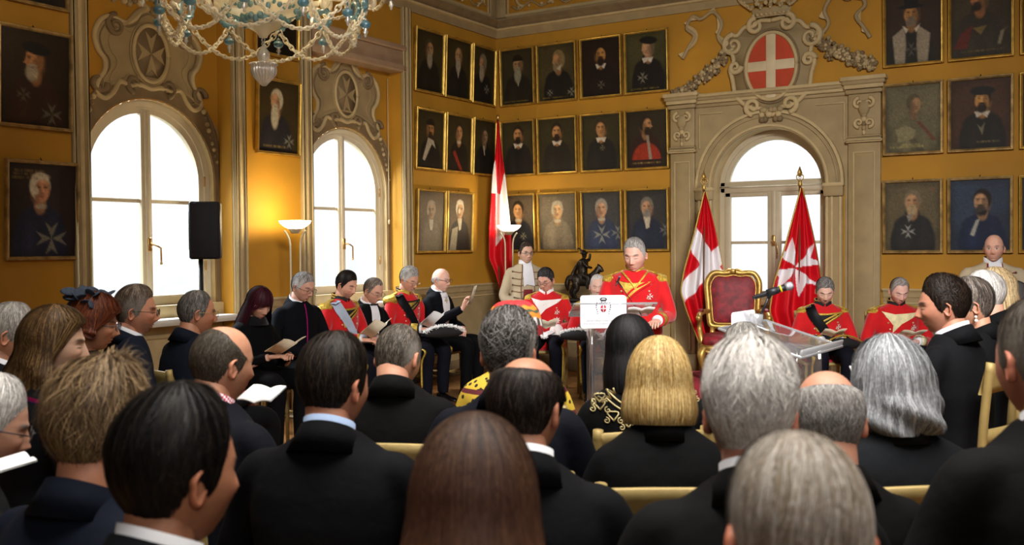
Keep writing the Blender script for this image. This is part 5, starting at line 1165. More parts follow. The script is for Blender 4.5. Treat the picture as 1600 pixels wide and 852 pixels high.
    # --- hair
    if hair:
        n_ = strands or int(np.interp(d, [1, 2, 3.5, 6, 12], [15000, 12000, 6500, 2600, 1400])); w_ = np.interp(d, [1, 3, 6, 12], [.00065, .0010, .0017, .0026])
        fg.hair = hair_mesh(M, hair, int(n_*hair.get('dens', 1)), w_).build('hair', HAIRM, body)
    if glasses: spectacles(fg, glasses)
    if chair and sit:
        fg.chair = gold_chair(o, math.radians(HEADING-rel-90), chair if isinstance(chair, str) else 'gilded chair under the '+' '.join(label.split(',')[0].split()[:12]), group='gilded chairs under seated people')
    PEOPLE.append((label, o, rel, d, hz, sit)); return fg
PEOPLE = []
def checks():
    if 'checks' in _mats: return _mats['checks']
    m = bpy.data.materials.new('pink_check'); m.use_nodes = True; N = m.node_tree.nodes; L = m.node_tree.links; c = N.new('ShaderNodeTexChecker'); c.inputs['Scale'].default_value = 130
    c.inputs['Color1'].default_value = (*lin('#c0405c'), 1); c.inputs['Color2'].default_value = (*lin('#ece4e8'), 1); tc = N.new('ShaderNodeTexCoord'); L.new(tc.outputs['Object'], c.inputs['Vector']); L.new(c.outputs['Color'], N['Principled BSDF'].inputs['Base Color']); _mats['checks'] = m; return m
def spectacles(fg, colr):
    m = mat('rim_'+colr, colr, .35, .3); root = MB()
    for e in (-1, 1):
        a = np.linspace(0, 2*PI, 20, endpoint=False); P = np.stack([e*.033+.023*np.cos(a), np.full(20, .112)-.10*np.abs(e*.033+.023*np.cos(a))**1.5, .001+.017*np.sin(a)], -1)
        root.tube(apply(fg.M, P), .0016, 6, closed=True)
        root.tube(apply(fg.M, [(e*.056, .106, .004), (e*.072, .08, .006), (e*.081, .0, .008), (e*.081, -.012, -.006)]), .0017, 6)
    root.tube(apply(fg.M, [(-.01, .118, .004), (0, .121, .007), (.01, .118, .004)]), .0016, 6); g = root.build('glasses', m, fg.root)
    for e in (-1, 1):
        k = MB(); a = np.linspace(0, 2*PI, 20, endpoint=False); P = np.stack([e*.033+.022*np.cos(a), np.full(20, .1115)-.10*np.abs(e*.033+.022*np.cos(a))**1.5, .001+.016*np.sin(a)], -1); k.add(apply(fg.M, P), [tuple(range(20))]); k.build('lens', glass_mat('lens', gloss=.08), g)
# ---- things sewn to the front of a coat
def front(fg, x, z, off=.004):
    h, n, _, _ = fg.bvh.ray_cast(Vector((x, 1.2, z)), Vector((0, -1, 0)))
    if h is None: return np.array((x, .12, z)), np.array((0, 1., 0))
    return np.array(h)+np.array(n)*off, np.array(n)
def patch(fg, poly, name, m, off=.005, res=.018):
    """cloth panel laid over the chest: a 2-D outline (x, z rel. neck) filled with a fine grid"""
    P = np.asarray(poly, float); x0, z0 = P.min(0); x1, z1 = P.max(0); nx = max(3, int((x1-x0)/res)+1); nz = max(3, int((z1-z0)/res)+1)
    cen = P.mean(0); k = MB(); n = len(P); rings = []
    dense = np.concatenate([P[i]+(P[(i+1) % n]-P[i])*np.linspace(0, 1, 8, endpoint=False)[:, None] for i in range(n)])
    for s_ in (1, .82, .6, .35, .02): rings.append([front(fg, *(cen+(q-cen)*s_+[0, fg.zn]), off)[0] for q in dense])
    k.loft(np.array(rings), caps=False); return k.build(name, m, fg.root)
def ribbon(fg, pts, w, name, m, off=.008, thick=None):
    """flat band following the coat surface through 2-D points (x, z rel. neck)"""
    P = catmull(pts, 8); tg = np.gradient(P, axis=0); tg /= np.linalg.norm(tg, axis=1, keepdims=True); nn = np.c_[-tg[:, 1], tg[:, 0]]
    G = np.array([[front(fg, *(p+n_*w*q+[0, fg.zn]), off+.003*(1-abs(q)*2))[0] for q in (-.5, -.25, 0, .25, .5)] for p, n_ in zip(P, nn)])
    k = MB(); k.grid(G); return k.build(name, m, fg.root)
BTN = mat('gilt_button', '#d8c9a0', .3, .7); SILV = mat('medal_silver', '#e8e6e0', .35, .3); PALEG = mat('pale_lapel', '#d9cfa0', .7, 0, .15, 30, .2, 90); WLAP = mat('white_lapel', '#e6e2e0', .75, 0, .05, 20); BLKV = mat('black_facing', '#0c0b0d', .8); GOLDL = mat('gold_lace', '#bfa040', .5, .55, .3, 60, .4, 160); FEATH = mat('white_plume', '#eeeeec', .9)
def button(fg, x, dz, r=.009, m=None):
    p, n = front(fg, x, fg.zn+dz, .004); k = MB(); k.ell(p, (r, r*.7, r), 10, 6); k.build('button', m or BTN, fg.root)
def star(fg, x, dz, R, n=8, m=None, ctr=None):
    p, nn = front(fg, x, fg.zn+dz, .006); y = nrm(nn); xx = nrm(np.cross((0, 0, 1), y)*-1); zz = np.cross(xx, y)*-1
    T = frame(p, xx, np.cross(y, xx), y); k = MB()
    if n == 4:
        for arm in maltese(R, .42, .7, PI/2): k.prism(arm, T, .004)
    else: k.prism([((R if i % 2 == 0 else R*.55)*math.cos(i*PI/n), (R if i % 2 == 0 else R*.55)*math.sin(i*PI/n)) for i in range(2*n)], T, .004)
    o = k.build('medal', m or SILV, fg.root, smooth=False)
    if ctr: q = MB(); q.ell(p+y*.006, R*.28, 10, 6); q.build('medal_centre', ctr, o)
def epaulettes(fg, m=None, s=1., sides=(-1, 1)):
    m = m or GOLDL
    for e in sides:
        S = np.array((e*fg.sh, 0, fg.zn-.075)); h, n, _, _ = fg.bvh.ray_cast(Vector((e*fg.sh*.98, .0, fg.zn+.3)), Vector((0, 0, -1))); zt = h[2] if h else S[2]+.06
        k = MB(); k.tube(catmull([(e*fg.sh*.48, .0, fg.zn-.012), (e*fg.sh*.78, 0, zt+.020), (e*fg.sh*1.0, 0, zt+.004)], 5), .026, 10, flat=.3, upv=(0, 0, 1)); k.T = TR(e*fg.sh*1.06, 0, zt-.002)@RY(e*.32); k.ell((0, 0, 0), (.050*s, .058*s, .015), 20, 10); ep = k.build('epaulette', m, fg.root)
        f = MB(); f.T = k.T; N_ = 40
        for i in range(N_):
            a = (i/N_)*2*PI; c, s_ = math.cos(a), math.sin(a)
            if c*e < -.35: continue
            p0 = np.array((.046*s*c, .054*s*s_, -.002)); out = np.array((c*.016, s_*.012, 0)); f.tube([p0, p0+out*.8-[0, 0, .022], p0+out-[0, 0, .058*s]], .0055, 5)
        f.build('fringe', m, ep)
def stand_collar(fg, m1, m2=None, gap=.1):
    nc = np.array((0, fg.root.get('_ny', 0), 0)); ny = fg.ny; c = np.array((0, ny-.006, fg.zn-.015)); k = MB(); band(k, c, .066, .070, -.015, .042, .25, .008, .25, gap, 1.15); k.build('stand_collar', m1, fg.root)
    if m2:
        for zz in (-.012, .014, .036): k = MB(); band(k, c, .069, .073, zz, zz+.010, .25, .009, .25, gap, 1.0); k.build('collar_lace', m2, fg.root)
def cuffs(fg, m1, lace=None, white=True, L_=.09, r=.056):
    for e in (-1, 1):
        E_, Wr = map(np.array, fg.arms[e]); d = nrm(Wr-E_); a = Wr-d*(L_+.012); b_ = Wr-d*.008; k = MB(); k.tube([a, a+d*.004, b_-d*.004, b_], [r*.94, r*1.03, r*.95, r*.82], 18); k.build('cuff', m1, fg.root)
        if lace:
            for q in (0., .85): k = MB(); p = a+(b_-a)*q; k.tube([p, p+d*.003, p+d*.013, p+d*.016], [r*1.0, r*(1.09-.1*q), r*(1.08-.1*q), r*.95], 18); k.build('cuff_lace', lace, fg.root)
        if white: k = MB(); k.tube([b_-d*.01, b_+d*.022], [r*.78, r*.76], 16); k.build('shirt_cuff', WHITEC, fg.root)
# ------------------------------------------------------------ the seated audience (seen from behind)
GC = 'gilded wooden chair '
def short(col, **k): return dict(dict(col=col, style='short', t=.012, len=.25, mess=.15, jit=.06, lift=.004), **k)
def longh(col, **k): return dict(dict(col=col, style='long', t=.016, jit=.03, lift=.005, mess=.08), **k)
BALDTOP = [-60, -60, -60, 22, 30, 36, 38]
person('grey-haired man in black suit and white collar, profile at the far left edge', 18, 524, 4.05, 62, 74, 5, hair=short('#77726d', col2='#aaa49c', mix=.5, recede=4, t=.014), collar='shirt')
f = person('woman with long wavy brown hair and academic gown trimmed blue and magenta', 84, 540, 3.5, 50, 72, 4, fem=True, skin='#c09a82', hair=longh('#3a2817', col2='#6a5130', mix=.35, L=.21, flare=.045, wav=.03, wf=10, af=84, bang=40, t=.022, backL=1.1, mess=.2, jit=.08, seed=5), collar=None, jcol=False); f.chair.scale.z = 1.16
for e, hx_, nm in ((-.015, '#23306e', 'blue_hood'), (.02, '#8c1450', 'magenta_trim'), (-.055, '#8c1450', 'magenta_trim')):
    k = MB(); P = catmull([(-.18, .02, f.zn-.05), (-.10, -.06, f.zn-.02), (0, -.115, f.zn-.07), (.10, -.06, f.zn-.02), (.18, .03, f.zn-.06)], 8); up = []
    rows = []
    for p in P:
        h, n, _, _ = f.bvh.find_nearest(Vector(p-[0, 0, abs(p[0])*.25])); rows.append((np.array(h), np.array(n)))
    G = np.array([[h+n*.012+np.array((0, 0, z+e-.03)) for z in ((.03, 0, -.03) if nm[0] == 'b' else (.008, -.008))] for h, n in rows]); k.grid(G); k.build(nm, cloth(hx_), f.root)
f = person('auburn-haired woman in dark coat with glasses, pearl earring and dark net fascinator', 146, 508, 4.55, 62, 80, 6, fem=True, skin='#b98568', hair=longh('#4a2318', col2='#7a4022', mix=.35, L=.045, flare=.022, wav=.012, wf=8, af=72, bang=30, t=.030, mess=.25, jit=.1, curl=.02, seed=8), collar=None, glasses='#28304a')
k = MB()
for i in range(30):
    a = i*2.399; r_ = .012+.011*math.sqrt(i); p = np.array((r_*math.cos(a)*1.1, -.035+r_*math.sin(a)*1.25, .142+.022*math.sin(i*1.7)-.25*r_)); k.T = f.M@TR(*p)@RZ(a)@RX(.9*math.sin(i*2.1))@RY(.7*math.cos(i*1.3)); k.ell((0, 0, 0), (.040, .026, .006), 10, 6)
k.T = None
k.build('net_fascinator', mat('net_navy', '#2c3646', .8, 0, .3, 60), f.root)
k = MB(); k.ell(apply(f.M, [(.079, .0, -.045)])[0], .008, 10, 8); k.build('pearl_earring', mat('pearl', '#e8e2d8', .25), f.root)
person('bearded brown-haired man with glasses and white wing collar, before the left window', 212, 488, 5.05, 55, 78, 2, hair=short('#4a3b30', col2='#8a7a6c', mix=.35, top=.012, recede=4, quiff=.010, temple='#7f776e'), face=dict(beard=(lin('#7a6a5e'), .55)), skin='#bf866a', collar='wing', coat='#1a2130', glasses='#2a2420')
person('grey-haired man in dark blue suit and glasses, below the loudspeaker', 307, 490, 5.55, 40, 62, 4, hair=short('#4b4845', col2='#7d7872', mix=.4, recede=10, t=.008), skin='#b67f62', collar=None, coat='#161e2c', glasses='#8c7c50', chair=GC+'under the man below the loudspeaker')
person('balding man with cropped hair and pink checked collar, holding white papers', 347, 571, 3.1, 30, 42, 6, hair=short('#3c352c', col2='#575046', mix=.3, t=.004, len=.10, lift=.002, bald=[-60, -60, 20, 42, 62, 68, 70], recede=2, dens=1.2), skin='#c48d70', collar='check', coat='#10131c', hands='read')
person('man with tousled light brown hair and navy suit, lower left', 158, 676, 2.1, 20, 34, 6, hair=short('#4e3c2a', col2='#8a7252', mix=.45, t=.022, top=.014, mess=.35, jit=.22, lift=.012, fly=.035, tip=.012, len=.34, seed=11), skin='#b47a5e', collar=None, coat='#0f1626', wide=1.02)
person('dark-haired man with bushy crew cut and white collar, nearest at lower left', 278, 745, 1.65, 30, 41, 3, hair=short('#0d0c0d', col2='#241d16', mix=.3, t=.020, top=.012, mess=.25, jit=.12, lift=.007, len=.24, nape=-40, seed=12), skin='#a06c50', collar='shirt', coat='#0b0d14', wide=.98)
f = person('dark-haired man in black suit with a white label at the nape', 523, 604, 2.6, 10, 29, 5, hair=short('#16120f', col2='#3a3028', mix=.25, t=.012, top=.010, mess=.22, jit=.12, lift=.006, len=.22, seed=13), skin='#b37a60', collar='#9fb4d6', coat='#07080d', wide=1.06); f.chair.scale.z = .88
k = MB(); k.T = TR(.0, f.ny-.082, f.zn+.012)@RX(-.25); k.box((0, 0, 0), (.013, .003, .034), .001); k.build('white_label', WHITEC, f.root)
person('man with closely shaved grey hair and bent head, black suit, mid left', 622, 560, 3.6, 5, 22, 24, hair=short('#3a342e', col2='#6c645a', mix=.35, t=.005, lift=.0018, len=.10, jit=.06, nape=-46, temple='#8a847c', dens=1.3), skin='#c08c72', collar=None, coat='#0c0c0d', headz=-.03)
person('man with thick curly grey hair in dark navy suit, centre', 795, 554, 3.1, 5, 8, 6, hair=short('#35322f', col2='#7d7a78', mix=.40, t=.020, top=.006, mess=.4, jit=.35, lift=.008, len=.16, temple='#98948f', seed=15), skin='#b0785e', collar=None, coat='#11141f')
person('balding man with dark hair on a bare crown, black suit, centre', 822, 641, 2.3, 5, 24, 8, hair=short('#15100e', col2='#3a302a', mix=.25, t=.012, len=.28, mess=.2, jit=.1, lift=.005, bald=[-60, -60, 30, 55, 60, 57, 56], seed=16), skin='#a8745a', collar='shirt', coat='#0a0b10')
person('woman with long straight brown hair, nearest in the centre', 742, 795, 1.45, 0, 6, 6, fem=True, skin='#c09a82', hair=longh('#22130c', col2='#4a3324', mix=.4, L=.34, flare=.035, bflare=.06, af=88, bang=30, t=.018, mess=.05, jit=.025, lift=.004, grad='#4a3023', seed=17), collar=None, jcol=False, coat='#101116')
f = person('woman with straight black hair and black velvet jacket embroidered in gold, before the lectern', 984, 548, 3.75, -8, -14, 8, fem=True, skin='#a87458', hair=longh('#0b0a0b', col2='#1c1a1c', mix=.3, L=.15, flare=.02, bflare=.02, af=85, bang=34, t=.016, jit=.02, seed=18), collar=None, jcol=False, coat='#08090b')
def emb(fg, x, z):
    h, n, _, _ = fg.bvh.ray_cast(Vector((x, -1.2, z)), Vector((0, 1, 0)))
    return (np.array(h)+np.array(n)*.004) if h else np.array((x, -.15, z))
k = MB()
for r_ in (.105, .125):
    k.tube([emb(f, r_*math.cos(a)*1.15, f.zn+.02-r_*1.0*math.sin(a)) for a in np.linspace(.15, PI-.15, 30)], .0035, 5)
for i in range(9):
    a = .3+i*(PI-.6)/8; c = np.array((.155*math.cos(a)*1.15, f.zn+.02-.155*math.sin(a)))
    t = np.linspace(0, 2*PI, 16); k.tube([emb(f, c[0]+.018*math.sin(q)**3*1.1, c[1]+.016*math.cos(q)-.006*math.cos(2*q)) for q in t], .0032, 5)
    for e in (-1, 1): sp = spiral((c[0]+e*.024, c[1]-.02), .012, 1.2, PI/2, e, 12); k.tube([emb(f, *q) for q in sp], .0026, 5)
for q in range(7): a = q*.9; k.ell(emb(f, .015*math.cos(a), f.zn-.18+.018*math.sin(a)), .007, 6, 5)
k.build('gold_embroidery', mat('gold_thread', '#b8a878', .5, .4), f.root)
person('blonde woman with a chin-length bob and black jacket, right of centre', 1030, 600, 2.95, 2, 8, 10, fem=True, skin='#c89c84', hair=longh('#94743f', col2='#c2a873', mix=.45, L=.115, flare=.022, af=74, bang=30, t=.020, mess=.06, jit=.03, curl=.012, lift=.005, seed=19), collar=None, coat='#08090c')
person('grey-haired person in black, hidden behind the white-haired man', 1163, 556, 4.0, 0, 0, 10, hair=short('#55524e', col2='#8f8b86', mix=.4, t=.014), collar=None, coat='#0a0a0c')
person('man with thick white hair in black suit, right of centre', 1172, 650, 1.95, 5, 14, 6, hair=short('#b4b0ac', col2='#cfcbc6', mix=.5, t=.024, top=.006, mess=.25, jit=.2, lift=.008, len=.2, fly=.008, nape=-44, seed=20), skin='#b57e68', collar='shirt', coat='#0e0e10', hx=1.03, wide=1.04)
person('bald man with grey hair at the sides, black suit, right', 1293, 660, 2.35, 5, 6, 14, hair=short('#6c6966', col2='#9a9794', mix=.45, t=.010, bald=[-60, -60, 25, 40, 50, 48, 47], mess=.25, jit=.2, len=.28, seed=21), skin='#b8826a', collar=None, coat='#08080a', zh=None, wide=.9)
person('man with thin light brown and grey hair, nearest at lower right', 1246, 852, 1.16, 0, 2, 10, hair=short('#6e6254', col2='#9a948c', mix=.4, t=.009, len=.35, mess=.14, jit=.08, lift=.004, temple='#a6a29d', comb=.15, seed=22), skin='#b0745a', collar='shirt', coat='#0d0d10')
person('woman with wavy silver-grey shoulder-length hair and dark grey jacket, right', 1392, 606, 2.95, -4, -10, 8, fem=True, skin='#c09a84', hair=longh('#85888c', col2='#b4b7bb', mix=.45, L=.13, flare=.022, bflare=.012, wav=.02, wf=8, af=76, bang=32, t=.030, mess=.3, jit=.12, lift=.009, curl=.03, seed=23), collar=None, coat='#1a1d22', wide=1.12, chair=GC+'holding the woman with silver-grey hair')
f = person('dark-haired man in black tailcoat seen in profile, at the left end of the right-hand row', 1474, 480, 4.35, -40, -72, 4, hair=short('#17110d', col2='#2c2019', mix=.3, t=.018, top=.006, mess=.4, jit=.25, lift=.006, len=.18, seed=24), skin='#b07a62', collar='wing', coat='#0c0d11', chair=GC+'nearest of the right-hand row, under the man in profile'); f.chair.scale.z = 1.17
f = person('woman with cropped grey-brown hair and pearl drop earring, right-hand row', 1517, 478, 4.8, -42, -74, 6, fem=True, hair=short('#38322e', col2='#7a7068', mix=.35, t=.016, top=.006, len=.3, nape=-34, seed=25), skin='#b8866c', collar=None, coat='#0a0b0d', chair=GC+'second in the right-hand row'); f.chair.scale.z = 1.17
k = MB(); p = np.array((-.080, -.004, -.05)); k.ell(apply(f.M, [p])[0], .007, 8, 6); k.ell(apply(f.M, [p-[0, 0, .018]])[0], .009, 8, 6); k.build('pearl_earring', mat('pearl', '#e8e2d8', .25), f.root)
f = person('white-haired man in black in the right-hand row', 1538, 462, 5.25, -44, -68, 5, hair=short('#9c9894', col2='#d8d4cf', mix=.5, t=.014, seed=26), skin='#c08e78', collar=None, coat='#0c0d10', chair=GC+'third in the right-hand row'); f.chair.scale.z = 1.17
person('woman with long straight blonde hair, far end of the right-hand row', 1556, 454, 5.7, -46, -62, 4, fem=True, hair=longh('#8a7350', col2='#cdb78e', mix=.5, L=.24, af=78, bang=32, t=.014, seed=27), skin='#c49a82', collar=None, coat='#0b0b0e', chair=GC+'farthest in the right-hand row')
person('broad-shouldered man with cropped grey-brown hair in black suit, right edge', 1630, 566, 2.0, -10, -7, 4, hair=short('#2c2622', col2='#5d554d', mix=.35, t=.007, len=.14, lift=.003, nape=-40, temple='#6f6860', seed=28), skin='#b2765e', collar='shirt', coat='#0d0d0f', wide=1.1, hx=1.03)
person('person in dark purple jacket, only one shoulder in view at the lower right corner', 1790, 738, 1.32, -5, -5, 5, hair=short('#2c2622', seed=29), coat='#1c1622')
person('white-haired person with glasses reading a booklet, cut by the left edge', -24, 668, 2.55, 45, 60, 16, hair=short('#8f8c88', col2='#d0ccc8', mix=.5, t=.020, seed=30), skin='#b88a72', collar=None, coat='#101116', glasses='#20222a', hands='read')
f = person('woman in yellow printed dress and bright headwrap, behind the grey curly-haired man', 803, 530, 4.25, 0, -8, 4, fem=True, skin='#5a3a28', collar=None, jcol=False, coat='#c9a836', coat_mat=mat('print_yellow', '#c2a234', .8, 0, .1, 10), wide=1.12)
def dress_print():
    m = bpy.data.materials.new('african_print'); m.use_nodes = True; N = m.node_tree.nodes; L = m.node_tree.links; tc = N.new('ShaderNodeTexCoord'); v = N.new('ShaderNodeTexVoronoi'); v.inputs['Scale'].default_value = 34; L.new(tc.outputs['Object'], v.inputs['Vector'])
    w = N.new('ShaderNodeTexWave'); w.bands_direction = 'Z'; w.inputs['Scale'].default_value = 3.2; w.inputs['Distortion'].default_value = 1; L.new(tc.outputs['Object'], w.inputs['Vector'])
    r = N.new('ShaderNodeValToRGB'); r.color_ramp.interpolation = 'CONSTANT'; r.color_ramp.elements[0].color = (*lin('#1c1608'), 1); r.color_ramp.elements[1].position = .32; r.color_ramp.elements[1].color = (*lin('#c8a832'), 1); L.new(v.outputs['Distance'], r.inputs['Fac'])
    r2 = N.new('ShaderNodeValToRGB'); r2.color_ramp.interpolation = 'CONSTANT'; r2.color_ramp.elements[0].color = (0, 0, 0, 1); r2.color_ramp.elements[1].position = .9; r2.color_ramp.elements[1].color = (1, 1, 1, 1); L.new(w.outputs['Fac'], r2.inputs['Fac'])
    mx = N.new('ShaderNodeMix'); mx.data_type = 'RGBA'; L.new(r2.outputs[0], mx.inputs['Factor']); L.new(r.outputs[0], mx.inputs['A']); mx.inputs['B'].default_value = (*lin('#5a1a20'), 1); L.new(mx.outputs['Result'], N['Principled BSDF'].inputs['Base Color']); N['Principled BSDF'].inputs['Roughness'].default_value = .8; return m
f.coat.data.materials.clear(); f.coat.data.materials.append(dress_print())
k = MB(); cols = {}
def wrapcol(a, e):
    r_ = math.sin(e); b = [lin('#2a2626'), lin('#d8d2cc'), lin('#8c1a20'), lin('#d07a1e'), lin('#b02a22'), lin('#c8242a')]
    z = (e/(PI/2)); 
    if z < .12: return b[2]
    if z < .30: return b[0] if int(a*14) % 2 else b[1]
    if z < .42: return b[3]
    if z < .50: return lin('#3c4a34')
    if z < .62: return b[3]
    return b[5] if z < .9 else b[4]
aa = np.linspace(0, 2*PI, 60, endpoint=False); ee = np.linspace(-.1, PI/2-.02, 26); E_, A_ = np.meshgrid(ee, aa, indexing='ij')
P = np.stack([.125*np.cos(E_)**.6*np.cos(A_), .135*np.cos(E_)**.6*np.sin(A_)-.015, .03+.135*np.sin(E_)+.004*np.sin(A_*9+E_*6)], -1); C_ = np.array([[wrapcol(a, max(e, 0)) for a in aa] for e in ee])
k.grid(apply(f.M, P).reshape(P.shape), False, True, 0, C_, False, True); k.build('headwrap', mat('headwrap_print', '#ffffff', .8, 0, .1, 30, attr=True), f.root)
# ------------------------------------------------------------ facing guests and knights
B1 = f = person('dark-haired woman in black with scarf, reading, first of the row along the windows', 405, 474, 7.5, 128, 132, 26, fem=True, skin='#c79a84', hair=longh('#2a0f16', col2='#4a1a28', mix=.3, L=.30, flare=.045, af=58, bang=14, t=.014, jit=.02, seed=31), collar=None, hands='read', detail=True, chair=GC+'with red seat under the dark-haired reading woman')
k = MB(); c = np.array((0, f.ny, f.zn)); band(k, c, .07, .075, -.05, .02, .1, .02, 0, .0, 1.4); k.build('black_scarf', BLACKC, f.root)
f = person('grey-haired clergyman with glasses in black cassock with magenta sash, reading', 473, 449, 8.2, 125, 122, 18, skin='#cf9c86', hair=short('#5d5a58', col2='#a6a29e', mix=.5, t=.010, temple='#c0bcb8', seed=32), collar='clerical', coat='#0c0f16', glasses='#15161a', detail=True, hands='lap', wide=1.1)
MAG = cloth('#8c0f5c'); ribbon(f, [(0, -.03), (0, -.15), (0, -.3), (0, -.40)], .012, 'magenta_piping', MAG)
for i in range(9): button(f, .0, -.06-.04*i, .006, MAG)
k = MB(); zz = f.zn-.46; rg = []
for z, o_ in ((zz, .0), (zz+.005, .012), (zz+.075, .012), (zz+.08, .0)): rg.append([np.array(f.bvh.find_nearest(Vector((.21*math.cos(a), f.ny*.2+.16*math.sin(a), z)))[0])*[1, 1, 0]+np.array((math.cos(a)*o_*1.2, math.sin(a)*o_*1.2, z)) for a in np.linspace(0, 2*PI, 40, endpoint=False)])
k.loft(np.array(rg), caps=False); k.build('magenta_sash', MAG, f.root)
def knight(fg, lapel=None, sash=None, collar=('red', None), cuff=None, medals=0, epa=True, btns=True, es=1., stripe=True, lace=True):
    Mx = lambda n: {'red': REDU, 'gold': GOLDL, 'black': BLKV, 'white': WLAP, 'cream': PALEG}[n]
    stand_collar(fg, Mx(collar[0]), Mx(collar[1]) if collar[1] else None)
    if epa: epaulettes(fg, GOLDL, es)
    if lapel:
        patch(fg, [(.155, -.075), (.05, -.10), (-.165, -.085), (-.13, -.12), (.0, -.19), (.075, -.27), (.07, -.20), (.12, -.13)], 'plastron', Mx(lapel[0]))
        if len(lapel) > 1:
            for P in ([(.15, -.08), (.04, -.105), (-.16, -.09)], [(-.155, -.095), (-.01, -.185), (.07, -.26)], [(.15, -.085), (.10, -.16), (.072, -.26)], [(-.10, -.105), (.02, -.165), (.07, -.215)]): ribbon(fg, P, .016, 'gold_lace', Mx(lapel[1]), .011)
    if sash: ribbon(fg, [(.13, -.03), (.10, -.12), (.0, -.27), (-.10, -.42), (-.15, -.50)] if sash[1] > 0 else [(-.13, -.03), (-.10, -.12), (0, -.27), (.10, -.42), (.15, -.5)], .085, 'sash', sash[0], .014)
    if btns:
        for i in range(6):
            for e in (-1, 1):
                x = e*(.125-.014*i); 
                if not (sash and e*sash[1] > 0 and i < 1): button(fg, x, -.12-.058*i, .009)
    if cuff: cuffs(fg, Mx(cuff[0]), Mx(cuff[1]) if cuff[1] else None, cuff[2])
    if medals: star(fg, -.115, -.22, .028, 4); star(fg, -.11, -.31, .042, 8, BTN if medals == 2 else SILV, SILV)
    if stripe:
        for e in (-1, 1):
            h_, k_, a_ = fg.K[e]; k = MB()
            pts = [h_*.4+k_*.6+[e*.080, 0, .0], k_+[e*.072, .04, .0], k_*.7+a_*.3+[e*.070, 0, 0], a_*.85+k_*.15+[e*.062, 0, 0]]; k.tube(catmull(pts, 6), .016, 6, flat=.4); k.build('gold_stripe', GOLDL, fg.root)
NAVY = '#11131f'
SASHB = cloth('#a8b4c8', rough=.5, bump=.1); SASHK = cloth('#101116', name='sash_black', rough=.5, bump=.1)
rk = dict(coat='#c0141a', coat_mat=REDU, trousers=NAVY, collar=None, jcol=False, detail=True)
B3 = f = person('young dark-haired knight in red uniform with pale blue sash, reading', 541, 446, 8.8, 122, 120, 18, skin='#d09c84', hair=short('#15110f', col2='#2a211c', mix=.3, t=.010, top=.008, seed=33), face=dict(beard=(lin('#6a5044'), .45)), hands='read', **rk)
knight(f, ('black', 'gold'), (SASHB, 1), ('black', 'gold'), ('red', 'gold', True))
f = person('grey-haired man in black evening dress with bow tie, reading, fourth in the row', 583, 455, 9.25, 126, 126, 22, skin='#cf9e88', hair=short('#5b4f45', col2='#8a8078', mix=.4, t=.008, recede=12, seed=34), collar='wing', coat='#0a0c11', glasses='#8c8478', detail=True)
patch(f, [(.045, -.02), (-.045, -.02), (-.055, -.15), (-.02, -.36), (.02, -.36), (.055, -.15)], 'shirt_front', WHITEC)
def bow(fg, m):
    p, n = front(fg, 0, fg.zn-.02, .012); k = MB()
    for e in (-1, 1): k.tube([p, p+[e*.02, .004, .0], p+[e*.042, 0, 0]], [.006, .013, .017], 8, flat=.5)
    k.ell(p+[0, .004, 0], .009, 8, 6); k.build('bow_tie', m, fg.root)
bow(f, BLACKC)
f = person('grey-haired knight in red uniform with black sash and heavy gold collar, reading', 639, 438, 9.9, 128, 128, 20, skin='#cf9a84', hair=short('#6e6c6a', col2='#b0adaa', mix=.5, t=.016, top=.010, temple='#c8c5c2', seed=35), glasses='#8c7a50', hands='read', **rk)
knight(f, ('gold', 'black'), (SASHK, 1), ('gold', 'black'), ('gold', 'black', True), es=1.15); B5 = f
arms6 = None
z6 = at(688, 438, 10.3)[2]-.122
f = person('bald man with glasses in black tailcoat, holding a booklet up to read', 689, 438, 10.3, 118, 122, 4, skin='#dcae9c', hair=short('#b8b4b0', t=.005, bald=[-60, -60, 15, 25, 20, 15, 12], dens=.4), collar='wing', coat='#0b0e15', glasses='#3a2a22', detail=True,
           arms={1: ((.25, .12, z6-.31), (.12, .40, z6-.16)), -1: ((-.25, .06, z6-.34), (-.08, .28, .68))}, hands={1: ((-.15, .3, 1), (.2, -1, .2)), -1: ((.6, .3, -.3), (-.2, 0, 1))}, curl=.8); B6 = f
patch(f, [(.06, -.02), (-.06, -.02), (-.07, -.15), (-.03, -.34), (.03, -.34), (.07, -.15)], 'white_waistcoat', WHITEC)
k = MB(); band(k, np.array((0, f.ny, f.zn-.03)), .07, .08, -.02, .02, .2, .008, 0, 0, 1.3); k.build('white_neckcloth', WHITEC, f.root)
star(f, .0, -.10, .03, 4, BTN)
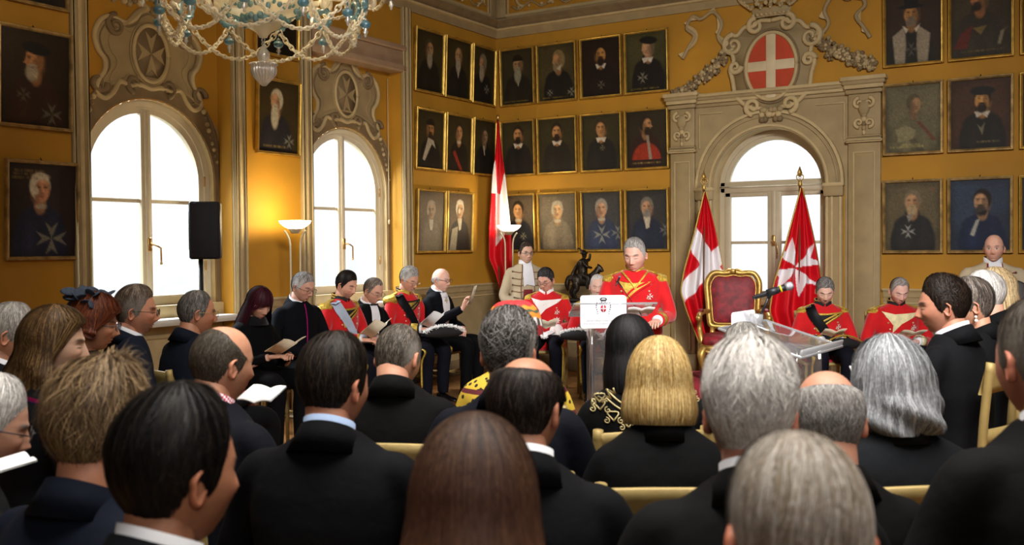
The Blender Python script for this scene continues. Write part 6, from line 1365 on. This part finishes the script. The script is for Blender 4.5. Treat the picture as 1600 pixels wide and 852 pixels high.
# pages
CREAM = mat('page_coat', '#b7a88c', .8, 0, .08, 10, .25, 30, spec=.2); BRAID = mat('braid_red', '#7a1a1e', .7); BRAIDG = mat('braid_brown', '#7c5a3c', .7)
def page(f, br):
    patch(f, [(.045, .0), (-.045, .0), (-.06, -.12), (-.075, -.26), (.02, -.24), (.05, -.27), (.06, -.12)], 'white_jabot', WHITEC, .02)
    k = MB(); band(k, np.array((0, f.ny-.004, f.zn-.01)), .066, .068, -.02, .05, .2, .008, 0, 0, 1.1); k.build('white_neckcloth', WHITEC, f.root)
    patch(f, [(.05, -.30), (-.05, -.30), (-.075, -.52), (.075, -.52)], 'red_waistcoat', mat('waistcoat_red', '#7c1420', .75), .006)
    for i in range(5):
        z = -.10-.075*i
        for e in (-1, 1):
            ribbon(f, [(e*.055, z), (e*.10, z-.006), (e*.165, z+.008)], .011, 'braid', br, .007); button(f, e*.165, z+.006, .011, mat('dark_button', '#5a564e', .4, .5))
    ribbon(f, [(.055, -.02), (.075, -.2), (.085, -.5)], .012, 'braid', br, .007); ribbon(f, [(-.055, -.02), (-.075, -.2), (-.085, -.5)], .012, 'braid', br, .007)
    for e in (-1, 1):
        E_, Wr = map(np.array, f.arms[e]); d = nrm(Wr-E_); a = Wr-d*.12; k = MB(); k.tube([a, a+d*.01, Wr-d*.02, Wr-d*.015], [.056, .066, .070, .05], 16); k.build('turned_cuff', CREAM, f.root); k = MB(); k.tube([Wr-d*.03, Wr+d*.03], [.045, .052], 14); k.build('lace_cuff', WHITEC, f.root)
pk = dict(coat='#b7a88c', coat_mat=CREAM, trousers=mat('breeches_red', '#8c1622', .8), collar=None, jcol=False, detail=True, sit=False, hands='clasp')
f = person('standing page with glasses in cream braided livery and white jabot, by the corner flag', 822, 396, 11.25, 165, 160, 2, skin='#d2a890', hair=short('#3a3029', col2='#4c4038', t=.005, recede=6, seed=36), glasses='#1c1a18', face=dict(eyes='open'), **pk); page(f, BRAIDG)
f = person('standing bald page in cream livery with red braid and white jabot, far right', 1553, 389, 8.5, 196, 212, 0, skin='#dba892', hair=short('#8f8780', t=.003, bald=[-60, -60, 12, 20, 25, 20, 18], dens=.5), face=dict(eyes='open', beard=(lin('#a88474'), .3)), wide=1.15, **pk); page(f, BRAID)
f = person('seated dark-haired knight with glasses in red uniform with white lapels and gloves', 853, 438, 10.3, 186, 206, 20, skin='#d2a08c', hair=short('#1d1b1c', col2='#4a4848', mix=.35, t=.012, top=.006, comb=.3, seed=37), glasses='#25201e', glove='#e4e2e4', **rk)
knight(f, ('white',), None, ('white', None), ('white', None, False), 1); B8 = f
f = person('old white-bearded knight in red uniform seated behind the lectern with a cane', 934, 448, 10.0, 182, 184, 8, skin='#d2aa98', hair=short('#a8a4a0', col2='#d0ccc8', mix=.5, t=.004, recede=14, seed=38), face=dict(beard=(lin('#c8c2bc'), .75), eyes='closed'), glove='#e0dedf', **rk)
knight(f, ('white',), None, ('white', None), ('white', None, False)); B9 = f
f = person('stout grey-haired knight in red uniform reading aloud, standing at the lectern', 992, 399, 8.0, 186, 203, 14, skin='#d8a896', sit=False, wide=1.12, slump=1.2, hair=short('#6c6966', col2='#98948f', mix=.5, t=.011, recede=3, temple='#a8a49f', seed=39), hands='lectern', hx=1.12, **rk)
knight(f, ('gold', 'red'), None, ('gold', 'red'), ('gold', 'red', True), 2, es=1.15); B10 = f
ribbon(f, [(.10, -.03), (.04, -.10), (0, -.16)], .014, 'neck_ribbon', GOLDL, .012); ribbon(f, [(-.10, -.03), (-.04, -.10), (0, -.16)], .014, 'neck_ribbon', GOLDL, .012)
f = person('grey-haired knight in red uniform with black sash, head bowed, right of the flag', 1289, 455, 9.1, 184, 192, 24, skin='#dcb2a0', hair=short('#4c4848', col2='#8c8884', mix=.45, t=.012, comb=.3, seed=40), face=dict(beard=(lin('#a08c80'), .3)), **rk)
knight(f, ('black', 'gold'), (SASHK, 1), ('black', 'gold'), ('black', 'gold', True), 1); B11 = f
f = person('ruddy grey-haired knight in red uniform with cream lapels, head bowed, right', 1405, 455, 9.0, 182, 184, 24, skin='#e2b4a6', hair=short('#7c7470', col2='#a8a29c', mix=.45, t=.007, recede=12, comb=.4, seed=41), wide=1.1, slump=.8, **rk)
knight(f, ('cream',), None, ('black', 'gold'), ('cream', None, True), 1); B12 = f
f = person('person in red uniform with gold epaulettes, half hidden beyond the right-hand row', 1585, 470, 6.6, -75, -78, 8, skin='#c08c74', hair=short('#4c4848', seed=42), **rk); knight(f, None, None, ('red', 'gold'), ('red', 'gold', True), btns=False)
# ------------------------------------------------------------ booklets, hats, cane
def lp(fg, x, y, z): return apply(TR(fg.o[0], fg.o[1], 0)@RZ(math.radians(HEADING-fg.rel-90)), [(x, y, z)])[0]
def held(fg, y=.13, z=.075, x=0.): w = (np.array(fg.arms[1][1])+np.array(fg.arms[-1][1]))/2; return lp(fg, w[0]+x, w[1]+y, w[2]+z)
booklet('open cream booklet held by the dark-haired woman in black', held(B1, .1, .06), 120, 28, 140, w=.13, h=.21)
booklet('cream booklet held by the young knight with the blue sash', held(B3), 125, 35, 120, w=.12, h=.22)
booklet('white booklet held low by the knight with the black sash and gold collar', held(B5), 122, 38, 130, w=.13, h=.22, white=True)
w6 = np.array(B6.arms[1][1]); booklet('cream booklet raised by the bald man in tailcoat', lp(B6, w6[0]-.06, w6[1]+.09, w6[2]+.13), 98, 72, 165, w=.10, h=.20, lines=True)
booklet('small grey booklet in the white-gloved hands of the seated knight', held(B8, .1, .075, -.03), 175, 30, 150, w=.10, h=.17)
booklet('open booklet on the lap of the knight with bowed head and black sash', held(B11, .1, .07), 182, 22, 150, w=.10, h=.17)
booklet('open booklet on the lap of the ruddy knight with cream lapels', held(B12, .1, .07), 182, 20, 160, w=.11, h=.17)
booklet('white papers in the hands of the man with pink checked collar', at(410, 618, 2.75), 20, 20, 160, w=.055, h=.085, white=True)
booklet('white booklet in the hands of the person cut by the left edge', at(8, 728, 2.25), 50, 10, 168, w=.06, h=.11, white=True)
booklet('white page beside the silver-haired woman', at(1345, 579, 3.05), 10, 12, 165, w=.03, h=.06, white=True)
booklet('script lying on the shelf of the speaker lectern', at(1000, 487, 7.32), 180, 16, 170, w=.1, h=.2, white=True)
def bicorne(label, p, rel, plume=None):
    root = root_at('bicorne_hat', label, 'hat', p, rel, p[2]); k = MB(); x = np.linspace(-1, 1, 17); rg = []
    for q in x: a = np.linspace(0, 2*PI, 14, endpoint=False); w = max(.02, (1-q*q)**.5); rg.append(np.stack([np.full(14, q*.21), .045*w*np.cos(a), .02+.055*w*np.sin(a)*(.6+.4*w)-.02*q*q], -1))
    k.loft(np.array(rg)); k.build('crown', BLKV, root)
    t = MB()
    if plume:
        for q in np.linspace(-1, 1, 70):
            for j in range(4):
                a = rng.uniform(-.6, 3.7); p0 = np.array((q*.215, 0, .05*(1-q*q)+.02)); t.tube([p0, p0+np.array((rng.normal(0, .012), .03*math.cos(a), .03*math.sin(a)))], [.005, .002], 4)
        t.build('white_plume', FEATH, root)
    else: t.tube([(q*.215, .0, .02+.075*(1-q*q)) for q in x], .008, 6); t.build('gold_edging', GOLDL, root)
bicorne('white-plumed black bicorne hat on the lap of the gold-collared knight', at(694, 522, 9.45), 150, True)
bicorne('white-plumed black bicorne hat held by the old white-bearded knight', at(905, 527, 9.6), 200, True)
bicorne('gold-edged black bicorne hat beside the knight with bowed head and black sash', at(1318, 541, 8.85), 160)
k = MB(); a, b = at(927, 515, 9.55), None; b = at(918, 590, 9.3); b[2] = 0.01; k.tube([a, b], .013, 10); k.ell(a, .02, 10, 8); o = k.build('walking_cane', mat('cane_wood', '#a8743c', .45)); tag(o, 'light wooden cane held upright by the old white-bearded knight', 'cane')
GRP = {'portrait': 'framed portraits on the walls', 'booklet': 'booklets held by guests', 'bicorne_hat': 'bicorne hats of the knights', 'floor_lamp': 'lit floor lamps', 'standing_flag': 'standing flags beside the throne', 'acrylic_lectern': 'clear lecterns', 'microphone': 'stage microphones', 'wall_cartouche': 'painted cartouches above the windows'}
for o in list(bpy.data.objects):
    k_ = o.name.split('.')[0]
    if o.parent is None and k_ in GRP: o['group'] = GRP[k_]
# ================================================================= LIGHT
W = bpy.data.worlds.new('world'); scene.world = W; W.use_nodes = True; wn = W.node_tree.nodes; wl = W.node_tree.links
bg = wn['Background']
tcw = wn.new('ShaderNodeTexCoord'); sx = wn.new('ShaderNodeSeparateXYZ'); wl.new(tcw.outputs['Generated'], sx.inputs[0])
rp = wn.new('ShaderNodeValToRGB'); rp.color_ramp.elements[0].position = .44; rp.color_ramp.elements[0].color = (.70, .80, .78, 1)
rp.color_ramp.elements[1].position = .52; rp.color_ramp.elements[1].color = (.92, .96, 1, 1)
mrw = wn.new('ShaderNodeMapRange'); mrw.inputs['From Min'].default_value = -1; mrw.inputs['From Max'].default_value = 1; wl.new(sx.outputs['Z'], mrw.inputs['Value']); wl.new(mrw.outputs[0], rp.inputs['Fac'])
wl.new(rp.outputs[0], bg.inputs['Color']); bg.inputs['Strength'].default_value = 1.35
def lamp(name, kind, loc, energy, col=(1, 1, 1), size=1., size_y=None, target=None, spread=None):
    l = bpy.data.lights.new(name, kind); l.energy = energy; l.color = col
    if kind == 'AREA':
        l.shape = 'RECTANGLE' if size_y else 'SQUARE'; l.size = size
        if size_y: l.size_y = size_y
        if spread: l.spread = math.radians(spread)
    else: l.shadow_soft_size = size
    o = link(name, l); o.location = loc
    if target is not None: o.rotation_euler = (Vector(target)-Vector(loc)).to_track_quat('-Z', 'Y').to_euler()
    return o
DAY = (.86, .93, 1.0)
for (a, b, c) in BAYS: lamp('daylight', 'AREA', (-1.6, c-.2, 4.0), 950, DAY, 1.6, 2.2, (1.2, c+.2, 1.0))
lamp('daylight', 'AREA', (NC-.3, 1.9, 4.0), 420, DAY, 1.6, 2.0, (NC+.3, -1.6, 1.0))
lamp('room_light', 'AREA', (6.0, -8.2, 5.0), 215, (1, .95, .88), 4.5, 3.5, (6.0, -8.2, 0), 95)
lamp('stage_light', 'AREA', (7.6, -8.6, 4.4), 135, (1, .96, .93), 1.6, 1.0, (3.6, -2.6, .9), 70)
for p in TORCH: lamp('torchiere_bulb', 'POINT', tuple(p), 16 if p[0] < 1.2 and p[1] > -2 else 24, (1, .82, .5), .05)
cc = at(412, 100, 6.0)
for q in range(3): lamp('chandelier_bulbs', 'POINT', (cc[0]+.45*math.cos(q*2.1), cc[1]+.45*math.sin(q*2.1), 3.40), 16, (1, .82, .56), .08)
lamp('rear_fill', 'AREA', (8.8, -12.6, 3.8), 38, (1, .96, .9), 2.5, 2.0, (1.5, -6.5, 1.8), 110)  # added fill from behind the camera, no visible source; lifts left wall and heads
